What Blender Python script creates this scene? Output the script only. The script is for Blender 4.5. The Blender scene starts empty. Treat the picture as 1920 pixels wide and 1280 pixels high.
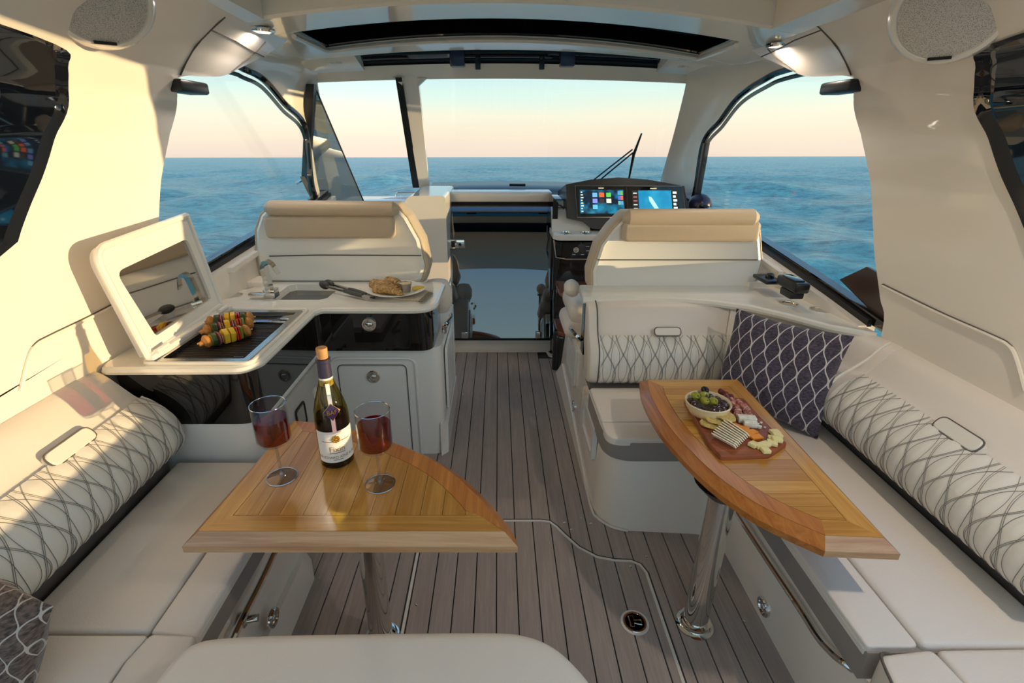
import bpy, bmesh, math, random
from mathutils import Vector, Matrix
from mathutils.geometry import tessellate_polygon
random.seed(7)
sc = bpy.context.scene
COL = sc.collection
PI = math.pi
KS = 0.86                      # the scene is laid out with the eye 1.68 up, then scaled to true size
# ------------------------------------------------------------------ camera
FPX, CX, CY, H = 930.0, 934.0, 640.0, 1.68
PIT = math.atan(389/930.0); SP, CP = math.sin(PIT), math.cos(PIT)
cam = bpy.data.cameras.new('camera'); camo = bpy.data.objects.new('camera', cam); COL.objects.link(camo)
cam.sensor_width = 36; cam.lens = FPX/1920*36; cam.shift_x = (960-CX)/1920; cam.clip_start = .02; cam.clip_end = 20000
camo.location = (0, 0, H*KS); camo.rotation_euler = (PI/2-PIT, 0, 0)
sc.camera = camo
# ------------------------------------------------------------------ view, sky, sun
vs = sc.view_settings; vs.view_transform = 'Standard'; vs.look = 'None'; vs.gamma = 1; vs.use_curve_mapping = False
vs.exposure = 1.42
TILT = math.radians(2.29)      # the hull runs bow-up against the sea
SEAN = Vector((-.0018, math.sin(TILT), math.cos(TILT))).normalized()
def lin(c):
    return tuple((x/255/12.92 if x/255 <= .04045 else ((x/255+.055)/1.055)**2.4) for x in c)
w = bpy.data.worlds.new('sky'); sc.world = w; w.use_nodes = True
nt = w.node_tree; nt.nodes.clear()
o = nt.nodes.new('ShaderNodeOutputWorld'); bg = nt.nodes.new('ShaderNodeBackground')
tc = nt.nodes.new('ShaderNodeTexCoord'); dp = nt.nodes.new('ShaderNodeVectorMath'); dp.operation = 'DOT_PRODUCT'
dp.inputs[1].default_value = SEAN
nz = nt.nodes.new('ShaderNodeTexNoise'); mp = nt.nodes.new('ShaderNodeMapping'); mp.inputs['Scale'].default_value = (1.5, 1.5, 14)
nz.inputs['Scale'].default_value = 2.0; nz.inputs['Detail'].default_value = 3
ma = nt.nodes.new('ShaderNodeMath'); ma.operation = 'MULTIPLY_ADD'; ma.inputs[1].default_value = .03
mr = nt.nodes.new('ShaderNodeMapRange'); mr.inputs[1].default_value = -.10; mr.inputs[2].default_value = 1.0
cr = nt.nodes.new('ShaderNodeValToRGB')
L = nt.links.new
L(tc.outputs['Generated'], dp.inputs[0]); L(tc.outputs['Generated'], mp.inputs[0]); L(mp.outputs[0], nz.inputs[0])
L(nz.outputs[0], ma.inputs[0]); L(dp.outputs['Value'], ma.inputs[2]); L(ma.outputs[0], mr.inputs[0]); L(mr.outputs[0], cr.inputs[0])
def skypos(e): return (e+.10+.015)/1.10
stops = [(-.09, (212, 190, 182)), (.0, (228, 204, 190)), (.035, (236, 218, 195)), (.07, (234, 228, 206)), (.105, (212, 230, 220)), (.15, (184, 218, 226)),
         (.32, (146, 190, 222)), (1.0, (104, 150, 204))]
el = cr.color_ramp.elements
while len(el) < len(stops): el.new(.5)
for e, (p_, c_) in zip(el, stops):
    e.position = max(0, skypos(p_)); e.color = (*lin(c_), 1)
L(cr.outputs[0], bg.inputs[0]); bg.inputs[1].default_value = 0.50
L(bg.outputs[0], o.inputs[0])
sun = bpy.data.lights.new('sun', 'SUN'); sun.energy = 3.7; sun.angle = math.radians(.55); sun.color = (1, .74, .40)
suno = bpy.data.objects.new('sun', sun); COL.objects.link(suno); suno.location = (6, -2, 2)
suno.rotation_euler = Vector((-.942, .262, -.012)).to_track_quat('-Z', 'Y').to_euler()
# ------------------------------------------------------------------ pixel rays
def ray(u, v):
    X = (u-CX)/FPX; Y = -(v-CY)/FPX
    return X, CP+Y*SP, -SP+Y*CP
def Pz(u, v, z): x, y, d = ray(u, v); t = (z-H)/d; return Vector((x*t, y*t, z))
def Py(u, v, yy): x, y, d = ray(u, v); t = yy/y; return Vector((x*t, yy, H+d*t))
def Pw(u, v, side):
    x, y, d = ray(u, v); t = 1.78/(x+.07*y) if side > 0 else (.15-1.78)/(x-.07*y); return Vector((x*t, y*t, H+d*t))
def Px(u, v, xx): x, y, d = ray(u, v); t = xx/x; return Vector((xx, y*t, H+d*t))
# ------------------------------------------------------------------ materials
MATS = {}
def newmat(name):
    m = bpy.data.materials.new(name); m.use_nodes = True; MATS[name] = m
    return m, m.node_tree, m.node_tree.nodes['Principled BSDF']
def nd(nt, t, **kw):
    n = nt.nodes.new('ShaderNode'+t)
    for k, v in kw.items():
        if k in n.inputs: n.inputs[k].default_value = v
        else: setattr(n, k, v)
    return n
def mth(nt, op, a, b=None, c=None):
    n = nt.nodes.new('ShaderNodeMath'); n.operation = op
    for i, q in enumerate((a, b, c)):
        if q is None: continue
        if isinstance(q, (int, float)): n.inputs[i].default_value = q
        else: nt.links.new(q, n.inputs[i])
    return n.outputs[0]
def mix(nt, f, a, b):
    n = nt.nodes.new('ShaderNodeMix'); n.data_type = 'RGBA'
    for s, q in ((n.inputs[0], f), (n.inputs[6], a), (n.inputs[7], b)):
        if isinstance(q, (int, float)): s.default_value = q
        elif isinstance(q, tuple): s.default_value = (*q[:3], 1)
        else: nt.links.new(q, s)
    return n.outputs[2]
def mat(name, col, rough=.4, metal=0, spec=.5, coat=0, var=0, vscale=(8, 8, 8), bump=0, bscale=(400, 400, 400), ior=None, emis=0, srgb=True):
    m, nt, b = newmat(name)
    c = lin(col) if srgb else col
    b.inputs['Base Color'].default_value = (*c, 1); b.inputs['Roughness'].default_value = rough
    b.inputs['Metallic'].default_value = metal; b.inputs['Specular IOR Level'].default_value = spec
    b.inputs['Coat Weight'].default_value = coat; b.inputs['Coat Roughness'].default_value = .03
    if ior: b.inputs['IOR'].default_value = ior
    if emis: b.inputs['Emission Color'].default_value = (*c, 1); b.inputs['Emission Strength'].default_value = emis
    if var or bump:
        t = nd(nt, 'TexCoord'); 
    if var:
        mp = nd(nt, 'Mapping', Scale=vscale); n = nd(nt, 'TexNoise', Scale=1.0, Detail=5.0, Roughness=.6)
        nt.links.new(t.outputs['Object'], mp.inputs[0]); nt.links.new(mp.outputs[0], n.inputs[0])
        f = mth(nt, 'MULTIPLY_ADD', n.outputs[0], 2.4, -.7)
        r = mix(nt, f, tuple(x*(1-var) for x in c), tuple(min(1, x*(1+var)) for x in c))
        nt.links.new(r, b.inputs['Base Color'])
    if bump:
        mp = nd(nt, 'Mapping', Scale=bscale); n = nd(nt, 'TexNoise', Scale=1.0, Detail=2.0)
        nt.links.new(t.outputs['Object'], mp.inputs[0]); nt.links.new(mp.outputs[0], n.inputs[0])
        bp = nd(nt, 'Bump', Strength=bump, Distance=.002); nt.links.new(n.outputs[0], bp.inputs['Height'])
        nt.links.new(bp.outputs[0], b.inputs['Normal'])
    return m
GEL = mat('gelcoat', (245, 234, 219), .22, coat=.5)
GELC = mat('gelcoat_headliner', (243, 232, 214), .2, coat=.6)
VIN = mat('pale_vinyl', (229, 218, 205), .42, bump=.25, bscale=(260, 260, 260))
VIN2 = mat('pale_vinyl_bolster', (230, 222, 209), .45, bump=.2, bscale=(260, 260, 260))
STRIP = mat('dark_taupe_vinyl', (112, 105, 99), .5)
SKIRT = mat('taupe_vinyl', (146, 136, 128), .5, bump=.2, bscale=(260, 260, 260))
TAUPE = mat('helm_taupe_vinyl', (198, 178, 152), .5, bump=.25, bscale=(240, 240, 240))
STITCH = mat('stitch_thread', (122, 114, 105), .8)
SEAM = mat('dark_seam', (96, 88, 80), .7)  # one dark tone for seams, joints and piping
BLACK = mat('black_gloss', (16, 13, 12), .03, spec=.7, coat=.5)
BLACKM = mat('black_satin', (22, 21, 21), .35)
DOORM = mat('black_mirror_acrylic', (8, 10, 14), .02, ior=2.5)
CHROME = mat('chrome', (225, 222, 215), .07, metal=1)
STEEL = mat('brushed_steel', (190, 185, 178), .25, metal=1)
WHITE = mat('white_solid', (236, 232, 224), .25, coat=.3)
TRIMW = mat('white_trim', (226, 218, 206), .35)
STONE = mat('solid_surface_counter', (238, 232, 220), .14, coat=.4, var=.04, vscale=(6, 30, 6))
MIRR = mat('lid_mirror', (205, 196, 186), .03, metal=1)
GRATE = mat('grill_iron', (46, 38, 32), .4, metal=.6)
def glassmat(name, tint=(1, 1, 1), f0=.04, k=.8, rough=.01):
    m = bpy.data.materials.new(name); m.use_nodes = True; nt = m.node_tree; nt.nodes.clear()
    o = nd(nt, 'OutputMaterial'); t = nd(nt, 'BsdfTransparent'); g = nd(nt, 'BsdfGlossy', Roughness=rough); lw = nd(nt, 'LayerWeight', Blend=.5)
    t.inputs[0].default_value = (*tint, 1); mx = nd(nt, 'MixShader')
    fr = mth(nt, 'MULTIPLY_ADD', mth(nt, 'POWER', lw.outputs['Facing'], 5.0), k, f0)
    nt.links.new(fr, mx.inputs[0]); nt.links.new(t.outputs[0], mx.inputs[1]); nt.links.new(g.outputs[0], mx.inputs[2]); nt.links.new(mx.outputs[0], o.inputs[0])
    return m
GLASS = glassmat('window_glass', (.96, .98, .975), .025, .6)
GLASSW = glassmat('drinking_glass', (.96, .96, .96), .07, .9); GLASSS = glassmat('glass_stem', (.92, .92, .92), .28, .6, .03); GLASSR = glassmat('glass_rim', (.9, .9, .9), .55, .4, .08)
TEAL = glassmat('teal_roof_glass', (.25, .5, .5))
SMOKE = glassmat('smoked_roof_glass', (.05, .055, .07))
def wood(name, c1, c2, axis, rough=.28, freq=1.0, rnd=.25, coat=.3):
    m, nt, b = newmat(name)
    t = nd(nt, 'TexCoord'); s = [70*freq]*3; s[axis] = 3*freq
    oi = nd(nt, 'ObjectInfo'); off = mth(nt, 'MULTIPLY', oi.outputs['Random'], 37.0)
    mp = nd(nt, 'Mapping', Scale=tuple(s)); va = nd(nt, 'VectorMath'); va.operation = 'ADD'
    nt.links.new(t.outputs['Object'], va.inputs[0]); nt.links.new(off, va.inputs[1]); nt.links.new(va.outputs[0], mp.inputs[0])
    n = nd(nt, 'TexNoise', Scale=1.0, Detail=6.0, Roughness=.65, Distortion=.6); nt.links.new(mp.outputs[0], n.inputs[0])
    s2 = [14*freq]*3; s2[axis] = 1.2*freq
    mp2 = nd(nt, 'Mapping', Scale=tuple(s2)); nt.links.new(va.outputs[0], mp2.inputs[0])
    n2 = nd(nt, 'TexNoise', Scale=1.0, Detail=3.0, Distortion=1.2); nt.links.new(mp2.outputs[0], n2.inputs[0])
    f = mth(nt, 'ADD', mth(nt, 'MULTIPLY_ADD', n.outputs[0], 1.9, -.75), mth(nt, 'MULTIPLY_ADD', n2.outputs[0], 1.0, -.45))
    f = mth(nt, 'ADD', f, mth(nt, 'MULTIPLY_ADD', oi.outputs['Random'], rnd*2, -rnd))
    f = mth(nt, 'MINIMUM', mth(nt, 'MAXIMUM', f, 0.0), 1.0)
    nt.links.new(mix(nt, f, lin(c1), lin(c2)), b.inputs['Base Color'])
    b.inputs['Roughness'].default_value = rough; b.inputs['Coat Weight'].default_value = coat; b.inputs['Coat Roughness'].default_value = .12
    return m
TEAKX = wood('teak_along_x', (178, 120, 46), (224, 170, 88), 0)
TEAKY = wood('teak_along_y', (178, 120, 46), (224, 170, 88), 1)
TEAKE = wood('teak_edge', (164, 94, 36), (218, 146, 72), 1, freq=.8)
TEAKEX = wood('teak_edge_end_grain', (176, 126, 84), (226, 188, 146), 0, freq=.9)
BOARDW = wood('acacia_board', (112, 54, 30), (178, 98, 58), 0, freq=.6, rough=.4, coat=.1)
STEPW = wood('mahogany_step', (120, 58, 30), (176, 100, 58), 0, freq=.8)
DECK = wood('woven_deck_plank', (160, 146, 137), (184, 170, 160), 1, rough=.7, freq=2.2, rnd=.12, coat=0)
GAP = mat('deck_gap', (54, 48, 45), .8)
def fabric(name, base, line, nu, nv, width, weave=.5):
    m, nt, b = newmat(name)
    uv = nd(nt, 'UVMap'); sx = nd(nt, 'SeparateXYZ'); nt.links.new(uv.outputs[0], sx.inputs[0])
    u = mth(nt, 'MULTIPLY', sx.outputs[0], nu); s = mth(nt, 'SINE', mth(nt, 'MULTIPLY', sx.outputs[1], nv*2*PI))
    s2 = mth(nt, 'SINE', mth(nt, 'MULTIPLY_ADD', sx.outputs[1], nv*4*PI, .8))
    def fam(off, sg):
        q = mth(nt, 'ADD', mth(nt, 'ADD', u, off), mth(nt, 'MULTIPLY', s, sg*.23))
        q = mth(nt, 'ADD', q, mth(nt, 'MULTIPLY', s2, .025))
        q = mth(nt, 'FRACT', q); q = mth(nt, 'ABSOLUTE', mth(nt, 'SUBTRACT', q, .5))
        return q
    d = mth(nt, 'MINIMUM', fam(20.0, 1), fam(20.5, -1))
    t = nd(nt, 'TexCoord'); nw = nd(nt, 'TexNoise', Scale=90.0, Detail=3.0); mpw = nd(nt, 'Mapping', Scale=(1, 1, 3)); nt.links.new(t.outputs['Object'], mpw.inputs[0]); nt.links.new(mpw.outputs[0], nw.inputs[0])
    n5 = nd(nt, 'TexNoise', Scale=22.0, Detail=1.0); nt.links.new(t.outputs['Object'], n5.inputs[0])
    wd = mth(nt, 'MULTIPLY_ADD', n5.outputs[0], width*1.2, width*.35)
    f = mth(nt, 'LESS_THAN', d, wd)
    c = lin(base); fw = mth(nt, 'MULTIPLY_ADD', nw.outputs[0], 3.2, -1.1)
    bc = mix(nt, fw, tuple(x*(1-weave) for x in c), tuple(x*(1+weave*1.6) for x in c))
    nt.links.new(mix(nt, f, bc, lin(line)), b.inputs['Base Color']); b.inputs['Roughness'].default_value = .95
    b.inputs['Sheen Weight'].default_value = .3
    bp = nd(nt, 'Bump', Strength=.5, Distance=.003); nt.links.new(nw.outputs[0], bp.inputs['Height']); nt.links.new(bp.outputs[0], b.inputs['Normal'])
    return m
FABN = fabric('navy_chenille', (66, 58, 70), (206, 196, 194), 8.0, 3.2, .042)
FABB = fabric('brown_chenille', (96, 78, 68), (200, 186, 172), 7.0, 3.0, .04)
# ------------------------------------------------------------------ mesh builder
class MB:
    def __init__(s): s.v = []; s.f = []; s.uv = None
    def add(s, vs, fs):
        k = len(s.v); s.v += [Vector(q) for q in vs]; s.f += [tuple(i+k for i in q) for q in fs]; return s
    def bm(s, bm):
        bm.verts.ensure_lookup_table(); bm.verts.index_update()
        s.add([v.co.copy() for v in bm.verts], [[v.index for v in f.verts] for f in bm.faces]); bm.free(); return s
    def box(s, a, b, bev=0, seg=2, M=None):
        bm = bmesh.new(); bmesh.ops.create_cube(bm, size=1)
        a, b = Vector(a), Vector(b)
        for v in bm.verts: v.co = Vector([(a[i]+b[i])/2+v.co[i]*abs(b[i]-a[i]) for i in range(3)])
        if bev: bmesh.ops.bevel(bm, geom=list(bm.edges), offset=bev, segments=seg, profile=.5, affect='EDGES', clamp_overlap=True)
        if M is not None: bmesh.ops.transform(bm, matrix=M, verts=bm.verts)
        return s.bm(bm)
    def prism(s, pts, lo, hi, axis=2, bev=0, seg=3, M=None, bevtop=True):
        def mk(p, h): q = [p[0], p[1]]; q.insert(axis, h); return q
        bm = bmesh.new(); A = [bm.verts.new(mk(p, lo)) for p in pts]; B = [bm.verts.new(mk(p, hi)) for p in pts]
        n = len(pts); bm.faces.new(A[::-1]); bm.faces.new(B)
        for i in range(n): bm.faces.new((A[i], A[(i+1) % n], B[(i+1) % n], B[i]))
        bmesh.ops.recalc_face_normals(bm, faces=bm.faces)
        if bev:
            top = set(B); both = set(B) | set(A)
            ed = [e for e in bm.edges if (e.verts[0] in top and e.verts[1] in top) or (not bevtop and e.verts[0] not in top and e.verts[1] not in top)]
            bmesh.ops.bevel(bm, geom=ed, offset=bev, segments=seg, profile=.5, affect='EDGES', clamp_overlap=True)
        if M is not None: bmesh.ops.transform(bm, matrix=M, verts=bm.verts)
        return s.bm(bm)
    def plate(s, loops, lo, hi, axis=2, M=None):
        def mk(p, h): q = [p[0], p[1]]; q.insert(axis, h); return Vector(q)
        flat = [p for l in loops for p in l]; n = len(flat)
        tri = tessellate_polygon([[Vector((p[0], p[1], 0)) for p in l] for l in loops])
        vs = [mk(p, hi) for p in flat]+[mk(p, lo) for p in flat]
        fs = []
        for t in tri:
            a, b, c = [Vector(flat[i]) for i in t]
            cr_ = (b[0]-a[0])*(c[1]-a[1])-(b[1]-a[1])*(c[0]-a[0])
            t = t if (cr_ > 0) != (axis == 1) else t[::-1]
            fs += [tuple(t), tuple(i+n for i in t[::-1])]
        k = 0
        for l in loops:
            m = len(l)
            ar = sum(l[i][0]*l[(i+1) % m][1]-l[(i+1) % m][0]*l[i][1] for i in range(m))
            for i in range(m):
                j = (i+1) % m
                q = (k+i, k+i+n, k+j+n, k+j)
                fs.append(q)
            k += m
        if M is not None: vs = [M @ v for v in vs]
        s.add(vs, fs); s.fix = True
        return s
    def tube(s, path, r, n=8, closed=False, caps=True):
        P = [Vector(p) for p in path]; m = len(P); rings = []
        up = None
        for i, p in enumerate(P):
            if closed: t = P[(i+1) % m]-P[i-1]
            else: t = P[min(i+1, m-1)]-P[max(i-1, 0)]
            t.normalize()
            if up is None: up = Vector((0, 0, 1)) if abs(t.z) < .9 else Vector((1, 0, 0))
            a = t.cross(up).normalized(); b = a.cross(t).normalized(); up = b
            rr = r[i] if isinstance(r, (list, tuple)) else r
            rings.append([p+a*rr*math.cos(2*PI*j/n)+b*rr*math.sin(2*PI*j/n) for j in range(n)])
        return s.loft(rings, loop=closed, caps=caps and not closed)
    def loft(s, rings, loop=False, caps=True, ringclosed=True):
        k = len(s.v); n = len(rings[0]); m = len(rings)
        vs = [p for r in rings for p in r]; fs = []
        for i in range(m if loop else m-1):
            for j in range(n if ringclosed else n-1):
                a = i*n+j; b = i*n+(j+1) % n; c = ((i+1) % m)*n+(j+1) % n; d = ((i+1) % m)*n+j
                fs.append((a, b, c, d))
        if caps and not loop and ringclosed: fs += [tuple(range(n))[::-1], tuple(range((m-1)*n, m*n))]
        return s.add(vs, fs)
    def lathe(s, prof, c=(0, 0, 0), n=28, ax=(0, 0, 1), caps=True):
        q = Vector((0, 0, 1)).rotation_difference(Vector(ax).normalized()); c = Vector(c)
        rings = [[c+q @ Vector((r*math.cos(2*PI*j/n), r*math.sin(2*PI*j/n), h)) for j in range(n)] for r, h in prof]
        return s.loft(rings, caps=caps)
    def ball(s, c, r, sc=(1, 1, 1), M=None, n=14):
        prof = [(math.sin(PI*(i+.02)/(n/2+.04)) if 0 < i < n//2 else .04, -math.cos(PI*i/(n/2))) for i in range(n//2+1)]
        k = len(s.v); s.lathe([(a*r, b*r) for a, b in prof], n=n)
        for i in range(k, len(s.v)):
            v = s.v[i]; v = Vector((v.x*sc[0], v.y*sc[1], v.z*sc[2])); v = M @ v if M is not None else v; s.v[i] = v+Vector(c)
        return s
    def grid(s, f, nu, nv, uv=False):
        k = len(s.v); vs = []; 
        for i in range(nu+1):
            for j in range(nv+1): vs.append(f(i/nu, j/nv))
        fs = [(i*(nv+1)+j, (i+1)*(nv+1)+j, (i+1)*(nv+1)+j+1, i*(nv+1)+j+1) for i in range(nu) for j in range(nv)]
        if uv:
            if s.uv is None: s.uv = {}
            for i in range(nu+1):
                for j in range(nv+1): s.uv[k+i*(nv+1)+j] = (i/nu, j/nv)
        return s.add(vs, fs)
    def xf(s, M):
        s.v = [M @ v for v in s.v]; return s
def wloc(p):
    l = Vector((0, 0, 0))
    while p is not None: l = l+p.location; p = p.parent
    return l
def ob(name, mb, m, parent=None, sharp=35, flip=True, origin=None):
    vs = mb.v
    if parent is None:
        if origin is None:
            xs = [v.x for v in vs]; ys = [v.y for v in vs]; zs = [v.z for v in vs]
            origin = Vector(((min(xs)+max(xs))/2, (min(ys)+max(ys))/2, min(zs)))
        L0 = Vector(origin)
    else: L0 = wloc(parent)
    me = bpy.data.meshes.new(name); me.from_pydata([tuple(v-L0) for v in vs], [], mb.f)
    if flip:
        bm = bmesh.new(); bm.from_mesh(me); bmesh.ops.recalc_face_normals(bm, faces=bm.faces); bm.to_mesh(me); bm.free()
    if mb.uv:
        ul = me.uv_layers.new(name='UVMap')
        for l in me.loops: ul.data[l.index].uv = mb.uv.get(l.vertex_index, (0, 0))
    me.shade_smooth(); me.set_sharp_from_angle(angle=math.radians(sharp))
    me.materials.append(m)
    ob_ = bpy.data.objects.new(name, me); COL.objects.link(ob_)
    if parent is None: ob_.location = L0
    else: ob_.parent = parent
    return ob_
def tag(o, label=None, cat=None, group=None, kind=None):
    if label: o['label'] = label
    if cat: o['category'] = cat
    if group: o['group'] = group
    if kind: o['kind'] = kind
    return o
def thing(name, label, cat, loc=(0, 0, 0), group=None, kind=None):
    o = bpy.data.objects.new(name, None); COL.objects.link(o); o.location = loc; o.empty_display_size = .1
    return tag(o, label, cat, group, kind)
def inst(src, name, parent, loc=None):
    c = src.copy(); c.name = name; COL.objects.link(c); c.parent = parent
    if loc is not None: c.location = loc
    return c
def arc(c, r, a0, a1, n=6): return [(c[0]+r*math.cos(math.radians(a0+(a1-a0)*i/n)), c[1]+r*math.sin(math.radians(a0+(a1-a0)*i/n))) for i in range(n+1)]
def rounded(pts, r, n=5):
    out = []; m = len(pts)
    for i in range(m):
        p = Vector(pts[i]); a = Vector(pts[i-1]); b = Vector(pts[(i+1) % m]); rr = r[i] if isinstance(r, (list, tuple)) else r
        if rr <= 0: out.append(tuple(p)); continue
        d1 = (a-p); d2 = (b-p); l1, l2 = d1.length, d2.length; d1.normalize(); d2.normalize()
        ang = d1.angle(d2); t = min(rr/math.tan(ang/2), l1*.49, l2*.49)
        s_, e_ = p+d1*t, p+d2*t
        for k in range(n+1):
            q = k/n; out.append(tuple((1-q)**2*s_+2*q*(1-q)*p+q*q*e_))
    return out
def rrect(x0, x1, y0, y1, r, n=5): return rounded([(x0, y0), (x1, y0), (x1, y1), (x0, y1)], r, n)
def cat(pts, n=6):
    P = [Vector(p) for p in pts]; out = []
    for i in range(len(P)-1):
        a = P[max(i-1, 0)]; b = P[i]; c = P[i+1]; d = P[min(i+2, len(P)-1)]
        for k in range(n):
            t = k/n; out.append(.5*((2*b)+(c-a)*t+(2*a-5*b+4*c-d)*t*t+(3*b-a-3*c+d)*t**3))
    out.append(P[-1]); return out
def interp(tab, x):
    for (a, fa), (b, fb) in zip(tab, tab[1:]):
        if x <= b: 
            t = max(0, (x-a)/(b-a)); return fa+(fb-fa)*t
    return tab[-1][1]
def latch(parent, c, ax, r=.03, name='latch'):
    a = Vector(ax).normalized(); c = Vector(c)
    p = ob(name, MB().lathe([(r, -.006), (r, .004), (r*.92, .008), (r*.72, .008), (r*.66, .002), (.002, .002)], c, ax=a), CHROME, parent)
    return p, c+a*.003
XC = .075
LAMPW = (1.0, 1.0, 7.4, 7.4)
def mx(side, p): p = Vector(p); return p if side > 0 else Vector((2*XC-p.x, p.y, p.z))
# ================================================================== SEA
m, nt, b = newmat('sea_water')
t = nd(nt, 'TexCoord'); mp = nd(nt, 'Mapping', Scale=(1, 1, 1)); nt.links.new(t.outputs['Object'], mp.inputs[0])
n1 = nd(nt, 'TexNoise', Scale=2.6, Detail=6.0, Roughness=.62); nt.links.new(mp.outputs[0], n1.inputs[0])
n2 = nd(nt, 'TexNoise', Scale=.11, Detail=4.0); nt.links.new(mp.outputs[0], n2.inputs[0])
f = mth(nt, 'MULTIPLY_ADD', n2.outputs[0], 2.0, -.5)
n3 = nd(nt, 'TexNoise', Scale=1.1, Detail=5.0, Roughness=.7); nt.links.new(mp.outputs[0], n3.inputs[0])
f = mth(nt, 'ADD', mth(nt, 'MULTIPLY', f, .45), mth(nt, 'MULTIPLY_ADD', n3.outputs[0], 3.0, -1.2)); f = mth(nt, 'MINIMUM', mth(nt, 'MAXIMUM', f, 0.0), 1.0)  # lit and dark wave facets painted into the water colour
nt.links.new(mix(nt, f, lin((44, 126, 138)), lin((140, 214, 204))), b.inputs['Base Color'])
b.inputs['Roughness'].default_value = .25; b.inputs['Specular IOR Level'].default_value = .13
bp = nd(nt, 'Bump', Strength=1.0, Distance=.3); nt.links.new(n1.outputs[0], bp.inputs['Height']); nt.links.new(bp.outputs[0], b.inputs['Normal'])
SEA = m
waves = []
for i in range(30):
    lam = .8*1.13**i; a = random.gauss(.3, .7); waves.append((2*PI/lam*math.cos(a), 2*PI/lam*math.sin(a), .013*lam**.8, random.uniform(0, 6.28), lam))
def seaf(u, v):
    r = 2.0*math.exp(u*math.log(9000/2.0)); th = v*2*PI; x, y = r*math.cos(th), r*math.sin(th); z = 0; sp = r*.035
    for kx, ky, am, ph, lam in waves:
        if lam > sp*2.2: z += am*math.sin(kx*x+ky*y+ph)*min(1, (lam/(sp*2.2)-1))
    return Vector((x, y, z))
mb = MB(); mb.grid(seaf, 250, 260)
sea = ob('sea', mb, SEA, sharp=180, flip=False, origin=(0, 0, 0))
sea.rotation_euler = Vector((0, 0, 1)).rotation_difference(SEAN).to_euler(); sea.location = (0, 0, -1.35)
tag(sea, 'rippled teal blue sea stretching out to the horizon', 'sea', kind='stuff')
# ================================================================== FLOOR
floor = thing('floor', 'grey brown woven plank deck of the cockpit', 'floor', (0, 1.6, -.02), kind='structure')
ob('subfloor', MB().box((-1.5, -.9, -.03), (1.65, 4.6, -.008)), GAP, floor)
PW = .0838; X0 = -.0065
mesh_cache = {}
for k in range(-12, 13):
    x = X0+k*PW; y1 = 3.79 if x+PW < .41 else 3.66
    if x > 1.02 or x < -.97: continue
    key = y1
    if key not in mesh_cache:
        p = ob('plank', MB().box((x+.0022, -.8, -.008), (x+PW-.0022, y1, 0), .0012, 1), DECK, floor)
        mesh_cache[key] = (p, x)
    else:
        s, sx = mesh_cache[key]; inst(s, 'plank', floor, Vector((x-sx, 0, 0)))
# hatch seam
hp = [(-.357, .25), (-.357, 1.80), (-.33, 1.835), (.20, 1.836), (.245, 1.828), (.275, 1.795), (.306, 1.745), (.36, 1.67), (.428, 1.618), (.50, 1.60), (.57, 1.596), (.605, 1.575), (.622, 1.53), (.622, .25)]
hp = [Vector((a, b_, 0)) for a, b_ in hp]
def ribbon(path, w0, w1, z):
    mb = MB(); A = []; B = []
    for i, p in enumerate(path):
        tt = (path[min(i+1, len(path)-1)]-path[max(i-1, 0)]).normalized(); n_ = Vector((-tt.y, tt.x, 0))
        A.append(p+n_*w0+Vector((0, 0, z))); B.append(p+n_*w1+Vector((0, 0, z)))
    k = len(path); mb.add(A+B+[a-Vector((0, 0, .004)) for a in A]+[q-Vector((0, 0, .004)) for q in B], [(i, i+1, k+i+1, k+i) for i in range(k-1)]+[(2*k+i, 2*k+i+1, i+1, i) for i in range(k-1)]+[(k+i, k+i+1, 3*k+i+1, 3*k+i) for i in range(k-1)]); return mb
ob('hatch_trim', ribbon(hp, -.012, -.0015, .0022), TRIMW, floor)
ob('hatch_gap', ribbon(hp, -.0015, .005, .0012), GAP, floor)
ob('floor_edge_trim', ribbon([Vector(p) for p in ((-.40, 3.795, 0), (.40, 3.795, 0), (.425, 3.70, 0), (.47, 3.665, 0), (.75, 3.655, 0))], -.012, .03, .004), TRIMW, floor)
scr = None
for u, v in ((1026, 984), (1058, 979), (1071, 992), (1091, 970), (1107, 981), (1212, 1043), (1182, 1062), (598, 1083), (781, 1133), (869, 739), (1045, 734), (1055, 817), (855, 846), (1395, 1165)):
    p = Pz(u, v, 0)
    if scr is None: scr = ob('screw', MB().lathe([(.0065, 0), (.0065, .0015), (.004, .0028), (.0008, .003)], p, n=10), CHROME, floor); sp0 = p
    else: inst(scr, 'screw', floor, p-sp0)
c = Pz(1190, 1167, 0)
hl = ob('hatch_latch', MB().lathe([(.052, 0), (.052, .003), (.045, .0045), (.043, .003)], c), TRIMW, floor)
ob('latch_cup', MB().lathe([(.044, .003), (.042, .006), (.036, .006), (.034, .002), (.001, .002)], c), CHROME, hl)
mb = MB().tube([c+Vector(q) for q in ((-.018, -.02, .006), (-.006, -.022, .006), (-.004, -.006, .006), (.022, -.012, .006), (.024, .006, .006), (-.002, .006, .006), (-.002, .022, .006), (-.018, .022, .006))], .0032, 6, closed=True)
ob('latch_ring', mb, CHROME, hl)
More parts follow.
